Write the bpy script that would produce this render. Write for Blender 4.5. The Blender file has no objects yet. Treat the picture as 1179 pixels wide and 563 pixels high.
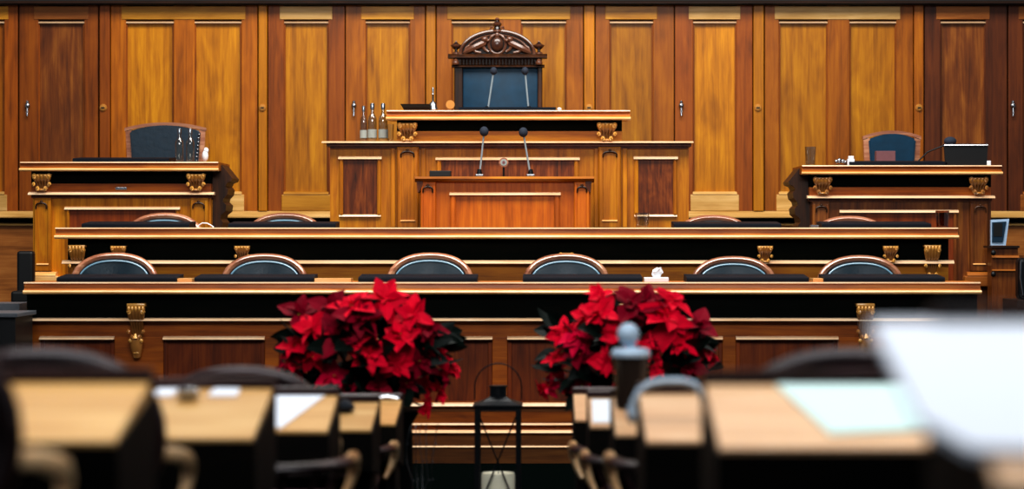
import bpy, bmesh, math, random
from mathutils import Vector, Matrix
R = math.radians
S = bpy.context.scene
col = S.collection
rnd = random.Random(7)
# ---------------------------------------------------------------- camera model
F, VX, VY, CZ = 2800.0, 620.0, 270.0, 1.5
W, H = 1179, 563
def X(px, D): return (px - VX) * D / F
def Z(py, D): return CZ - (py - VY) * D / F
cam = bpy.data.cameras.new('camera'); camo = bpy.data.objects.new('camera', cam); col.objects.link(camo)
camo.location = (0, 0, CZ); camo.rotation_euler = (R(90), 0, 0)
cam.sensor_width = 36; cam.lens = F / W * 36
cam.shift_x = -(VX - W / 2) / W; cam.shift_y = -(H / 2 - VY) / W
cam.clip_start = .05; cam.clip_end = 200
cam.dof.use_dof = True; cam.dof.focus_distance = 17.6; cam.dof.aperture_fstop = 1.75
S.camera = camo
S.view_settings.view_transform = 'Standard'; S.view_settings.look = 'None'
S.view_settings.exposure = 0.33; S.view_settings.gamma = 0.86

# ---------------------------------------------------------------- materials
def lin(c):
    return tuple(((v / 255) / 12.92 if v / 255 <= .04045 else ((v / 255 + .055) / 1.055) ** 2.4) for v in c) + (1,)
def newmat(name):
    m = bpy.data.materials.new(name); m.use_nodes = True
    nt = m.node_tree; b = nt.nodes['Principled BSDF']
    return m, nt, b
def plain(name, c, rough=.5, metal=0, coat=0, noise=.12, nscale=30, bump=0, spec=.5, trans=0, ior=1.45, sheen=0):
    m, nt, b = newmat(name)
    tc = nt.nodes.new('ShaderNodeTexCoord'); n = nt.nodes.new('ShaderNodeTexNoise')
    n.inputs['Scale'].default_value = nscale; n.inputs['Detail'].default_value = 4
    nt.links.new(tc.outputs['Object'], n.inputs['Vector'])
    mx = nt.nodes.new('ShaderNodeMix'); mx.data_type = 'RGBA'
    l = lin(c)
    mx.inputs['A'].default_value = tuple(v * (1 - noise) for v in l[:3]) + (1,)
    mx.inputs['B'].default_value = tuple(min(1, v * (1 + noise)) for v in l[:3]) + (1,)
    nt.links.new(n.outputs['Fac'], mx.inputs['Factor']); nt.links.new(mx.outputs['Result'], b.inputs['Base Color'])
    b.inputs['Roughness'].default_value = rough; b.inputs['Metallic'].default_value = metal
    b.inputs['Coat Weight'].default_value = coat; b.inputs['Coat Roughness'].default_value = .2
    b.inputs['Specular IOR Level'].default_value = spec
    b.inputs['Transmission Weight'].default_value = trans; b.inputs['IOR'].default_value = ior
    if sheen: b.inputs['Sheen Weight'].default_value = sheen
    if bump:
        bp = nt.nodes.new('ShaderNodeBump'); bp.inputs['Strength'].default_value = bump; bp.inputs['Distance'].default_value = .004
        nt.links.new(n.outputs['Fac'], bp.inputs['Height']); nt.links.new(bp.outputs['Normal'], b.inputs['Normal'])
    return m
def wood(name, dark, mid, light, axis='z', rough=.42, coat=.06, spec=.28, figure=1.0, fine=1.0, var=.18):
    m, nt, b = newmat(name); N = nt.nodes.new; L = nt.links.new
    tc = N('ShaderNodeTexCoord'); oi = N('ShaderNodeObjectInfo')
    add = N('ShaderNodeVectorMath'); add.operation = 'ADD'
    mul = N('ShaderNodeMath'); mul.operation = 'MULTIPLY'; mul.inputs[1].default_value = 37
    L(oi.outputs['Random'], mul.inputs[0]); L(tc.outputs['Object'], add.inputs[0]); L(mul.outputs[0], add.inputs[1])
    def mapped(across, along):
        mp = N('ShaderNodeMapping')
        mp.inputs['Scale'].default_value = {'z': (across, across, along), 'x': (along, across, across), 'y': (across, along, across)}[axis]
        L(add.outputs[0], mp.inputs['Vector']); return mp
    n1 = N('ShaderNodeTexNoise'); n1.inputs['Scale'].default_value = 1; n1.inputs['Detail'].default_value = 7
    n1.inputs['Roughness'].default_value = .62; n1.inputs['Distortion'].default_value = .8 * figure
    L(mapped(26 * fine, 1.1).outputs[0], n1.inputs['Vector'])
    n2 = N('ShaderNodeTexNoise'); n2.inputs['Scale'].default_value = 1; n2.inputs['Detail'].default_value = 3
    n2.inputs['Distortion'].default_value = 1.5 * figure
    L(mapped(4.5, 1.3).outputs[0], n2.inputs['Vector'])
    n3 = N('ShaderNodeTexNoise'); n3.inputs['Scale'].default_value = 1; n3.inputs['Detail'].default_value = 2
    L(mapped(120, 7).outputs[0], n3.inputs['Vector'])
    a = N('ShaderNodeMath'); a.operation = 'MULTIPLY'; a.inputs[1].default_value = .5; L(n1.outputs['Fac'], a.inputs[0])
    c = N('ShaderNodeMath'); c.operation = 'MULTIPLY_ADD'; c.inputs[1].default_value = .38; L(n2.outputs['Fac'], c.inputs[0]); L(a.outputs[0], c.inputs[2])
    d = N('ShaderNodeMath'); d.operation = 'MULTIPLY_ADD'; d.inputs[1].default_value = .12; L(n3.outputs['Fac'], d.inputs[0]); L(c.outputs[0], d.inputs[2])
    rp = N('ShaderNodeValToRGB'); e = rp.color_ramp.elements
    e[0].position = .34; e[0].color = lin(dark); e[1].position = .64; e[1].color = lin(light)
    k = e.new(.49); k.color = lin(mid)
    L(d.outputs[0], rp.inputs['Fac'])
    hs = N('ShaderNodeHueSaturation'); v = N('ShaderNodeMapRange')
    v.inputs['To Min'].default_value = 1 - var; v.inputs['To Max'].default_value = 1 + var
    L(oi.outputs['Random'], v.inputs['Value']); L(v.outputs['Result'], hs.inputs['Value'])
    L(rp.outputs['Color'], hs.inputs['Color']); L(hs.outputs['Color'], b.inputs['Base Color'])
    b.inputs['Roughness'].default_value = rough; b.inputs['Coat Weight'].default_value = coat; b.inputs['Coat Roughness'].default_value = .2; b.inputs['Specular IOR Level'].default_value = spec
    bp = N('ShaderNodeBump'); bp.inputs['Strength'].default_value = .15; bp.inputs['Distance'].default_value = .003
    L(d.outputs[0], bp.inputs['Height']); L(bp.outputs['Normal'], b.inputs['Normal'])
    return m
M = {}
M['gold'] = wood('golden oak', (126, 72, 2), (168, 106, 5), (196, 134, 14))
M['goldx'] = wood('golden oak rail', (146, 90, 16), (186, 128, 32), (212, 154, 52), 'x')
M['amber'] = wood('amber oak stile', (112, 58, 2), (152, 84, 4), (176, 106, 10))
M['strip'] = wood('bright oak strip', (142, 86, 2), (178, 112, 6), (198, 132, 14), figure=.4)
M['russet'] = wood('russet stile', (98, 46, 2), (136, 68, 5), (156, 84, 10))
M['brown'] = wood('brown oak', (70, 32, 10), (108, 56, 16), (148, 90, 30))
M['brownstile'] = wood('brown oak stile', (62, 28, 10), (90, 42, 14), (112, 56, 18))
M['pale'] = wood('pale oak rail', (172, 128, 62), (200, 158, 92), (220, 182, 120), 'x')
M['palebrown'] = wood('pale brown oak rail', (110, 58, 16), (146, 84, 28), (172, 106, 42), 'x')
M['dado'] = wood('dull oak dado', (120, 68, 24), (160, 98, 42), (184, 122, 60), 'x', figure=1.4)
M['podx'] = wood('orange oak rail', (134, 72, 2), (182, 108, 6), (208, 138, 16), 'x')
M['podz'] = wood('orange oak upright', (130, 70, 2), (174, 104, 5), (202, 134, 14))
M['lectz'] = wood('lectern oak', (140, 64, 2), (184, 92, 5), (208, 118, 14))
M['figured'] = wood('figured dark panel', (48, 18, 4), (104, 46, 10), (150, 78, 24), figure=3, fine=.7)
M['deskx'] = wood('desk board', (120, 56, 10), (176, 96, 26), (206, 132, 50), 'x')
M['bead'] = wood('highlit bead', (206, 140, 70), (238, 184, 114), (250, 212, 156), 'x', rough=.28, coat=.6, spec=.5, var=.06)  # paler than the board, painting the light its rounded nose catches
M['lipw'] = wood('wall moulding edge', (150, 116, 84), (184, 152, 118), (206, 178, 146), 'x', rough=.35, var=.08)
M['edge'] = wood('pale pinkish edge highlight', (222, 174, 128), (242, 204, 162), (252, 224, 190), 'x', rough=.25, coat=.6, spec=.6, var=.05)  # pale tone paints the bright lines of light on edges and mouldings
M['frontx'] = wood('front desk rail', (100, 46, 6), (148, 74, 10), (174, 96, 18), 'x')
M['frontz'] = wood('front desk panel', (80, 30, 6), (116, 48, 8), (142, 66, 14))
M['baseb'] = wood('base board', (70, 36, 10), (104, 58, 18), (132, 80, 30), 'x')
M['frieze'] = wood('near black frieze', (3, 6, 4), (6, 9, 6), (12, 12, 8), 'x', rough=.8, coat=0, spec=.05)  # near-black with a faint green tone
M['darkw'] = wood('dark walnut', (20, 10, 6), (38, 20, 10), (60, 32, 16), 'x')
M['plum'] = plain('dark plum leather', (84, 56, 62), .35, bump=.2, nscale=40, noise=.3)
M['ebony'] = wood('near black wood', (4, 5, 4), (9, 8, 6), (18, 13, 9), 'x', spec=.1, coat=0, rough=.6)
M['hallframe'] = wood('dark plum chair frame', (22, 12, 12), (40, 24, 24), (66, 44, 42), 'x', rough=.3, coat=.3)
def carved(name, lo, mid, hi):  # colour ramp paints shade into creases and highlights onto ridges
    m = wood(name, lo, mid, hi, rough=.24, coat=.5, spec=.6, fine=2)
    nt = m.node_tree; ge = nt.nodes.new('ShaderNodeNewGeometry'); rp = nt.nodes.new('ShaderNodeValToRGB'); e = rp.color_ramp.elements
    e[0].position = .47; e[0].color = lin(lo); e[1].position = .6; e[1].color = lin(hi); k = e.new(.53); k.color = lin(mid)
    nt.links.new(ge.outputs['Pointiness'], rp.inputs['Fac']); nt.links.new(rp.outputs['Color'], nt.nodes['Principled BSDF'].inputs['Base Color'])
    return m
M['carve'] = carved('highlit brown carving', (24, 11, 3), (118, 68, 18), (226, 170, 84))
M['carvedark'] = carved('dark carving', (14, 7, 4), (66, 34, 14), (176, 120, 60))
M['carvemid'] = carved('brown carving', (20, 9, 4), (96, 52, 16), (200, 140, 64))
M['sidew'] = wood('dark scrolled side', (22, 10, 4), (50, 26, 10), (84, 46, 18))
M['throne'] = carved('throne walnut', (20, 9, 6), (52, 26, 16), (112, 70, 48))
M['chairw'] = wood('chair frame wood', (116, 66, 44), (166, 108, 78), (206, 156, 120), 'x', rough=.2, coat=1, spec=.8)
M['armw'] = wood('pale arm wood', (190, 138, 88), (224, 178, 126), (244, 210, 164), 'y', rough=.3, coat=.4)
M['member'] = wood('tan desk lid', (190, 136, 74), (214, 164, 98), (230, 188, 124), 'x', rough=.45, coat=.2, var=.1)
M['memberr'] = wood('rosy tan desk lid', (196, 146, 104), (218, 172, 128), (232, 194, 152), 'x', rough=.45, coat=.2, var=.1)
M['leather'] = plain('dark teal leather', (5, 30, 42), .4, bump=.3, nscale=60, noise=.4, spec=.4)
M['leatherb'] = plain('blue leather', (5, 52, 76), .42, bump=.25, nscale=12, noise=.4, spec=.35)
M['leatherd'] = plain('black blue leather', (22, 42, 56), .42, bump=.35, nscale=30, noise=.35, spec=.6)
M['pad_sheen'] = plain('pad edge sheen', (120, 160, 182), .28, spec=.9)  # pale tone paints the sheen along the pad edge
M['pad'] = plain('navy writing pad', (6, 18, 30), .55, noise=.3, spec=.25)
M['black'] = plain('black plastic', (12, 13, 14), .45)
M['ironb'] = plain('blackened iron', (20, 24, 28), .4, metal=.5)
M['mic'] = plain('mic foam', (40, 48, 62), .8, nscale=300, bump=.5)
M['steel'] = plain('brushed steel', (170, 172, 176), .25, metal=1)
M['stemgrey'] = plain('satin grey stem', (150, 164, 170), .35)
M['brass'] = plain('old brass', (190, 134, 60), .35, metal=.25)
M['white'] = plain('white paper', (235, 238, 242), .7, noise=.03)
M['bluewhite'] = plain('cool white paper', (243, 246, 253), .7, noise=.02)
M['mint'] = plain('mint white paper', (214, 236, 228), .7, noise=.02)
M['glass'] = plain('clear glass', (245, 248, 248), .03, trans=1, noise=0)
def thinglass(name, tint=(1, 1, 1), body=0.0):
    m, nt, b = newmat(name); b.inputs['Base Color'].default_value = (.9, .95, .95, 1); b.inputs['Roughness'].default_value = .05
    tr = nt.nodes.new('ShaderNodeBsdfTransparent'); mx = nt.nodes.new('ShaderNodeMixShader'); fr = nt.nodes.new('ShaderNodeMath'); fr.operation = 'POWER'; fr.inputs[1].default_value = 4; lw = nt.nodes.new('ShaderNodeLayerWeight'); lw.inputs['Blend'].default_value = .5; nt.links.new(lw.outputs['Facing'], fr.inputs[0]); tr.inputs['Color'].default_value = tint + (1,)
    ad = nt.nodes.new('ShaderNodeMath'); ad.inputs[1].default_value = body; nt.links.new(fr.outputs[0], ad.inputs[0])
    gl = nt.nodes.new('ShaderNodeBsdfGlossy'); gl.inputs['Roughness'].default_value = .05
    nt.links.new(ad.outputs[0], mx.inputs[0]); nt.links.new(tr.outputs[0], mx.inputs[1]); nt.links.new(gl.outputs[0], mx.inputs[2])
    nt.links.new(mx.outputs[0], nt.nodes['Material Output'].inputs['Surface']); return m
M['thin'] = thinglass('thin pane glass')
M['tum'] = thinglass('tinted glass', (.88, .88, .86), .13)
M['tumb'] = thinglass('brown tinted glass', (.7, .52, .4), .1)
M['label'] = plain('bottle label', (150, 156, 152), .6)
M['carpet'] = plain('dark carpet', (4, 8, 7), 1, nscale=200, bump=.6, noise=.4, spec=0)
M['wallup'] = plain('dark gallery front', (16, 18, 16), .7)
M['red'] = plain('red bract', (216, 0, 44), .6, noise=.3, nscale=14, spec=.08)
M['crimson'] = plain('dark red bract', (128, 0, 30), .6, noise=.35, nscale=14, spec=.08)
M['pinkred'] = plain('pink red bract', (216, 4, 62), .6, noise=.2, nscale=14, spec=.08)
M['leaf'] = plain('dark green leaf', (6, 20, 14), .55, noise=.4, nscale=10, spec=.2)
M['yellowgreen'] = plain('flower centre', (190, 180, 50), .6)
M['stemg'] = plain('stem', (30, 46, 26), .6)
M['wax'] = plain('candle wax', (246, 240, 214), .5, noise=.03)
M['wick'] = plain('wick', (20, 18, 16), .9)
M['ped'] = plain('black cloth', (2, 5, 5), .9, noise=.3, spec=.1)
M['greytop'] = plain('grey tabletop', (88, 92, 98), .4)
M['screen'] = plain('screen glass', (30, 52, 70), .15)
M['screenf'] = plain('pale screen bezel', (170, 196, 222), .3)
M['mauve'] = plain('mauve cloth', (120, 80, 84), .8)
M['greylid'] = plain('pale grey lid', (186, 206, 222), .35)
M['smoke'] = plain('smoky brown flask', (46, 36, 30), .2, spec=.7)
M['tumbler'] = plain('tinted tumbler', (176, 130, 100), .08, trans=.75)
for mm in (M['glass'],): mm.node_tree.nodes['Principled BSDF'].inputs['Specular IOR Level'].default_value = .6

# ---------------------------------------------------------------- geometry helpers
SPLIT = {'stile', 'frame_side', 'pilaster_edge', 'moulding', 'side_panel', 'back_post', 'back_frame', 'cornice_end', 'base_moulding', 'plinth', 'knob', 'front_rail', 'cross_wire', 'ear_cushion', 'highlit_scroll', 'cornice', 'top_frame'}
class MB:
    def __init__(s): s.bm = bmesh.new(); s.smooth = False
    def box(s, x0, x1, y0, y1, z0, z1, bev=0):
        vs = bmesh.ops.create_cube(s.bm, size=1)['verts']
        c = Vector(((x0 + x1) / 2, (y0 + y1) / 2, (z0 + z1) / 2)); d = Vector((abs(x1 - x0), abs(y1 - y0), abs(z1 - z0)))
        for v in vs: v.co = Vector((v.co.x * d.x, v.co.y * d.y, v.co.z * d.z)) + c
        if bev:
            es = list({e for v in vs for e in v.link_edges})
            bmesh.ops.bevel(s.bm, geom=es, offset=min(bev, min(d) * .45), segments=2, affect='EDGES', profile=.5)
        return s
    def px(s, px0, py0, px1, py1, D, depth, bev=0):       # a board whose front face is at distance D
        return s.box(X(px0, D), X(px1, D), D, D + depth, Z(py1, D), Z(py0, D), bev)
    def prismx(s, x0, x1, prof, ins=0):                   # prof: (y, z) ring, extruded along x
        a = [s.bm.verts.new((x0, y, z)) for y, z in prof]; b = [s.bm.verts.new((x1, y, z)) for y, z in prof]
        return s._cap(a, b)
    def prismy(s, y0, y1, prof):
        a = [s.bm.verts.new((x, y0, z)) for x, z in prof]; b = [s.bm.verts.new((x, y1, z)) for x, z in prof]
        return s._cap(a, b)
    def prismz(s, z0, z1, prof):
        a = [s.bm.verts.new((x, y, z0)) for x, y in prof]; b = [s.bm.verts.new((x, y, z1)) for x, y in prof]
        return s._cap(a, b)
    def _cap(s, a, b):
        n = len(a)
        s.bm.faces.new(a); s.bm.faces.new(list(reversed(b)))
        for i in range(n): s.bm.faces.new((a[i], b[i], b[(i + 1) % n], a[(i + 1) % n]))
        return s
    def tube(s, pts, r, seg=10, closed=False, flat=(1, 1)):
        pts = [Vector(p) for p in pts]; n = len(pts); rings = []; up = None
        for i, p in enumerate(pts):
            if closed: t = (pts[(i + 1) % n] - pts[i - 1])
            else: t = pts[min(i + 1, n - 1)] - pts[max(i - 1, 0)]
            t.normalize()
            if up is None:
                up = Vector((0, 1, 0)) if abs(t.y) < .9 else Vector((1, 0, 0))
            u = (up - t * up.dot(t)).normalized(); w = t.cross(u); up = u
            rr = r[i] if isinstance(r, (list, tuple)) else r
            rings.append([s.bm.verts.new(p + u * math.cos(2 * math.pi * k / seg) * rr * flat[0] + w * math.sin(2 * math.pi * k / seg) * rr * flat[1]) for k in range(seg)])
        m = n if closed else n - 1
        for i in range(m):
            A, B = rings[i], rings[(i + 1) % n]
            for k in range(seg): s.bm.faces.new((A[k], A[(k + 1) % seg], B[(k + 1) % seg], B[k]))
        if not closed: s.bm.faces.new(rings[0][::-1]); s.bm.faces.new(rings[-1])
        s.smooth = True; return s
    def lathe(s, prof, c=(0, 0, 0), seg=24, cap=True):
        rings = []
        for r, z in prof:
            rings.append([s.bm.verts.new((c[0] + r * math.cos(2 * math.pi * k / seg), c[1] + r * math.sin(2 * math.pi * k / seg), c[2] + z)) for k in range(seg)])
        for A, B in zip(rings, rings[1:]):
            for k in range(seg): s.bm.faces.new((A[k], A[(k + 1) % seg], B[(k + 1) % seg], B[k]))
        if cap: s.bm.faces.new(rings[0][::-1]); s.bm.faces.new(rings[-1])
        s.smooth = True; return s
    def ball(s, c, r, seg=16):
        vs = bmesh.ops.create_uvsphere(s.bm, u_segments=seg, v_segments=max(6, seg // 2), radius=1)['verts']
        if not isinstance(r, (tuple, list)): r = (r, r, r)
        for v in vs: v.co = Vector((v.co.x * r[0], v.co.y * r[1], v.co.z * r[2])) + Vector(c)
        s.smooth = True; return s
    def build(s, name, mat, parent=None, kind=None):
        if name in SPLIT and parent is not None:
            todo = set(s.bm.verts); isl = []
            while todo:
                st = [todo.pop()]; cur = list(st)
                while st:
                    v = st.pop()
                    for e in v.link_edges:
                        w = e.other_vert(v)
                        if w in todo: todo.discard(w); cur.append(w); st.append(w)
                lo = [min(v.co[i] for v in cur) - .001 for i in range(3)]; hi = [max(v.co[i] for v in cur) + .001 for i in range(3)]
                isl.append([cur, lo, hi])
            ch = True
            while ch:
                ch = False
                for i in range(len(isl)):
                    for j in range(i + 1, len(isl)):
                        A, B = isl[i], isl[j]
                        if all(A[1][k] <= B[2][k] and B[1][k] <= A[2][k] for k in range(3)):
                            isl[i] = [A[0] + B[0], [min(a, b) for a, b in zip(A[1], B[1])], [max(a, b) for a, b in zip(A[2], B[2])]]
                            del isl[j]; ch = True; break
                    if ch: break
            if len(isl) > 1:
                out = None
                for cur, lo, hi in isl:
                    q = MB(); q.smooth = s.smooth; mp = {}
                    for v in cur: mp[v] = q.bm.verts.new(v.co)
                    for f in {f for v in cur for f in v.link_faces}: q.bm.faces.new([mp[v] for v in f.verts])
                    out = q.build(name, mat, parent, kind)
                s.bm.free(); return out
        bmesh.ops.recalc_face_normals(s.bm, faces=s.bm.faces[:])
        me = bpy.data.meshes.new(name); off = Vector((0, 0, 0))
        q = parent
        while q is not None: off += q.location; q = q.parent
        if parent is None:
            # origin at base centre
            xs = [v.co for v in s.bm.verts]
            o0 = Vector(((min(v.x for v in xs) + max(v.x for v in xs)) / 2, (min(v.y for v in xs) + max(v.y for v in xs)) / 2, min(v.z for v in xs)))
            off = o0
        bmesh.ops.translate(s.bm, verts=s.bm.verts[:], vec=-off)
        s.bm.to_mesh(me); s.bm.free()
        if s.smooth:
            me.polygons.foreach_set('use_smooth', [True] * len(me.polygons)); me.update()
        me.materials.append(mat)
        o = bpy.data.objects.new(name, me); col.objects.link(o)
        if parent is not None: o.parent = parent
        else: o.location = off
        if s.smooth:
            try:
                me.set_sharp_from_angle(angle=R(40))
            except Exception: pass
        if kind: o['kind'] = kind
        return o
def tag(o, label, cat, group=None):
    o['label'] = label; o['category'] = cat
    if group: o['group'] = group
    return o
def thing(name, label, cat, loc, group=None):
    o = bpy.data.objects.new(name, None); o.empty_display_size = .1; col.objects.link(o); o.location = loc
    return tag(o, label, cat, group)
def struct(name, mb, mat, parent=None):
    return mb.build(name, mat, parent, 'structure')
def dup(root, loc, rz=0, label=None, group=None):
    r = root.copy(); col.objects.link(r); r.location = loc; r.rotation_euler = (0, 0, rz)
    if label: r['label'] = label
    if group: r['group'] = group
    for ch in list(root.children):
        c = ch.copy(); col.objects.link(c); c.parent = r
        for g in ch.children:
            d = g.copy(); col.objects.link(d); d.parent = c
    return r
def lip(mb, px0, px1, py0, py1, D, proj=.025, back=.01):
    """thin moulding whose upper face slopes toward the room"""
    z1, z0 = Z(py0, D), Z(py1, D); h = z1 - z0
    return mb.prismx(X(px0, D), X(px1, D), [(D + back, z1), (D, z1), (D - proj * .6, z1 - h * .35), (D - proj, z1 - h * .8), (D - proj, z0 + h * .05), (D - proj * .7, z0), (D + back, z0)])
def board(mb_top, mb_bead, x0, x1, D, zt, zb, depth, over):
    """desk-top edge: thin lip, ogee face and a rounded lower bead; top at zt, bottom at zb"""
    h = zt - zb
    mb_top.prismx(x0, x1, [(D, zt), (D - over * .72, zt), (D - over * .74, zt - h * .14), (D - over * .60, zt - h * .2), (D - over * .66, zt - h * .5),
                           (D - over * .80, zt - h * .66), (D - over * .80, zb + h * .06), (D + .01, zb + h * .06), (D + depth, zb + h * .3), (D + depth, zt)])
    c = (D - over * .8, zb + h * .17); r = h * .17
    mb_bead.prismx(x0 - .004, x1 + .004, [(c[0] - r * 1.3 * math.sin(a), c[1] + r * math.cos(a)) for a in [math.pi * k / 8 for k in range(9)]] + [(c[0] + .02, c[1] - r), (c[0] + .02, c[1] + r)])
def topline(mb, x0, x1, D, zt, over):  # thin bar that paints the highlight along a desk's top edge
    mb.prismx(x0, x1, [(D - over * .72 + .012, zt + .003), (D - over * .72 - .003, zt + .002), (D - over * .72 - .006, zt - .006), (D - over * .72 + .012, zt - .006)])

# ---------------------------------------------------------------- the room
struct('floor', MB().box(-7, 7, -1, 20.6, -.1, 0), M['carpet'])
DW = 20.4
struct('wall_back', MB().box(-7, 7, DW + .05, DW + .2, 0, 6.5), M['brownstile'])
wb = DW
g = MB(); g.px(-420, -60, 1500, 5, DW - .12, .2)
struct('trim_1', g, M['wallup'])
g = MB(); lip(g, -420, 1500, 1, 4, DW - .13, .02)
struct('trim_2', g, M['darkw'])
# dado rail, dark groove and dull lower wall
g = MB(); lip(g, -420, 1500, 243, 251, DW - .03, .06, .05)
struct('trim_3', g, M['pale'])
g = MB(); g.px(-420, 251, 1500, 257, DW, .04)
struct('trim_4', g, M['frieze'])
g = MB(); lip(g, -420, 1500, 257, 259.5, DW - .01, .02, .04)
struct('trim_5', g, M['pale'])
g = MB(); g.px(-420, 259.5, 1500, 480, DW, .04)
struct('trim_6', g, M['dado'])

D_ = DW
dn = [0]
def door(x0, x1, field, head=None, stile='amber', pan='gold', headm='goldx', handle=None, dbl=None, foot='goldx'):
    """one panelled leaf between pixel columns x0..x1; field: list of (a, b) panel openings"""
    dn[0] += 1
    st = MB(); edges = [x0 + .6] + [v for f in field for v in f] + [x1 - .6]
    for i in range(0, len(edges), 2):
        st.px(edges[i], 5, edges[i + 1], 243, D_ - .03, .05, .004)
    root = struct('door_%d' % dn[0], st, M[stile])
    pm = MB()
    for a, b in field: pm.px(a - 1, 24, b + 1, 243, D_ + .012, .03)
    struct('panel', pm, M[pan], root)
    hd = MB(); a, b = (field[0][0] - 5, field[-1][1] + 4.5)
    hd.px(a, 7, b, 22.3, D_ - .036, .06, .003)
    struct('top_rail', hd, M[headm], root)
    mo = MB()
    for a, b in field: lip(mo, a - 1.5, b + 1.5, 24.9, 26.9, D_ - .018, .008, .04)
    struct('moulding', mo, M['lipw'], root)
    mo = MB()
    for a, b in field:
        mo.px(a, 27, a + 1.6, 221, D_ - .012, .03, .002); mo.px(b - 1.6, 27, b, 221, D_ - .012, .03, .002)
    struct('moulding', mo, M['russet' if stile != 'brownstile' else 'brownstile'], root)
    ft = MB()
    for a, b in field:
        ft.px(a - 3, 224, b + 3, 243, D_ - .036, .06, .006)
        lip(ft, a - .5, b + .5, 220.5, 224, D_ - .02, .02, .04)
    struct('bottom_rail', ft, M[foot], root)
    if handle:
        hx, hy = handle
        h = MB(); hxw = X(hx, D_)
        h.ball((hxw, D_ - .05, Z(hy + 3, D_)), (.022, .02, .025)); h.tube([(hxw, D_ - .055, Z(hy + 4, D_)), (hxw, D_ - .06, Z(hy + 15, D_))], .009)
        h.lathe([(.0, 0), (.012, 0), (.012, .03), (0, .03)], (hxw, D_ - .05, Z(hy + 3, D_) + .01), 10)
        struct('door_handle', h, M['steel'], root)
    return root
tn = [6]
def strip(x0, x1, mat, knob=None):
    tn[0] += 1
    s = MB(); s.px(x0 + .5, 5, x1 - .5, 243, D_ - .05, .07, .006)
    r = struct('trim_%d' % tn[0], s, M[mat])
    if knob:
        k = MB(); c = (X(knob, D_), D_ - .055, Z(124.5, D_))
        for rr, dd in ((.033, 0), (.024, .008)):
            bmesh.ops.create_cone(k.bm, cap_ends=True, segments=20, radius1=rr, radius2=rr * .8, depth=.014, matrix=Matrix.Translation(Vector(c) - Vector((0, dd, 0))) @ Matrix.Rotation(R(90), 4, 'X'))
        struct('keyhole_rosette', k, M['brass'], r)
        k = MB(); k.box(c[0] - .014, c[0] + .014, c[1] - .022, c[1] - .01, c[2] - .005, c[2] + .005); struct('keyhole', k, M['black'], r)
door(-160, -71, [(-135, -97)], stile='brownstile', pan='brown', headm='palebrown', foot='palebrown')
door(-70, 21, [(-45, 5)], stile='russet', pan='amber', headm='goldx', foot='pale')
door(21.5, 113.5, [(44, 97)], stile='russet', pan='brown', headm='palebrown', handle=(33, 119), foot='palebrown')
strip(114, 127, 'russet', 120)
door(127, 297, [(145, 200), (224, 278)], stile='amber', pan='gold', headm='goldx', foot='pale')
strip(297, 308, 'strip', 303)
door(308, 397.5, [(327, 378)], stile='russet', pan='gold', headm='pale', foot='goldx')
door(397.5, 490, [(421, 472)], stile='amber', pan='gold', headm='goldx', handle=(408, 119))
strip(490, 502, 'strip', 497)
door(502, 672, [(520, 575), (600, 652)], stile='amber', pan='gold', headm='goldx')
strip(672, 685, 'strip', 678)
door(685, 776.5, [(702, 752)], stile='amber', pan='gold', headm='goldx')
door(776.5, 867, [(798, 848)], stile='russet', pan='gold', headm='pale', handle=(784, 119), foot='pale')
strip(867, 880, 'strip', 872)
door(880, 1052, [(897, 953), (978, 1032)], stile='amber', pan='gold', headm='pale', foot='pale')
strip(1052, 1064, 'amber', 1057)
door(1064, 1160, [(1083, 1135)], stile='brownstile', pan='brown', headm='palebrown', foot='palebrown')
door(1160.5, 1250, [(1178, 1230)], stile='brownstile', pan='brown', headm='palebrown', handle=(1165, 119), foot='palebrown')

# tiers the seats stand on
struct('trim_20', MB().box(X(33, 16), X(1125, 16), 16.32, 17.3, 0, .44), M['darkw'])
struct('trim_21', MB().box(-3.9, 3.3, 17.3, 18.75, 0, .73), M['darkw'])
struct('trim_22', MB().box(-3.9, 3.4, 18.75, DW - .02, 0, 1.3), M['darkw'])
struct('trim_23', MB().box(-1.3, .85, 19.2, DW - .03, 1.3, 1.62), M['darkw'])

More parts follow.
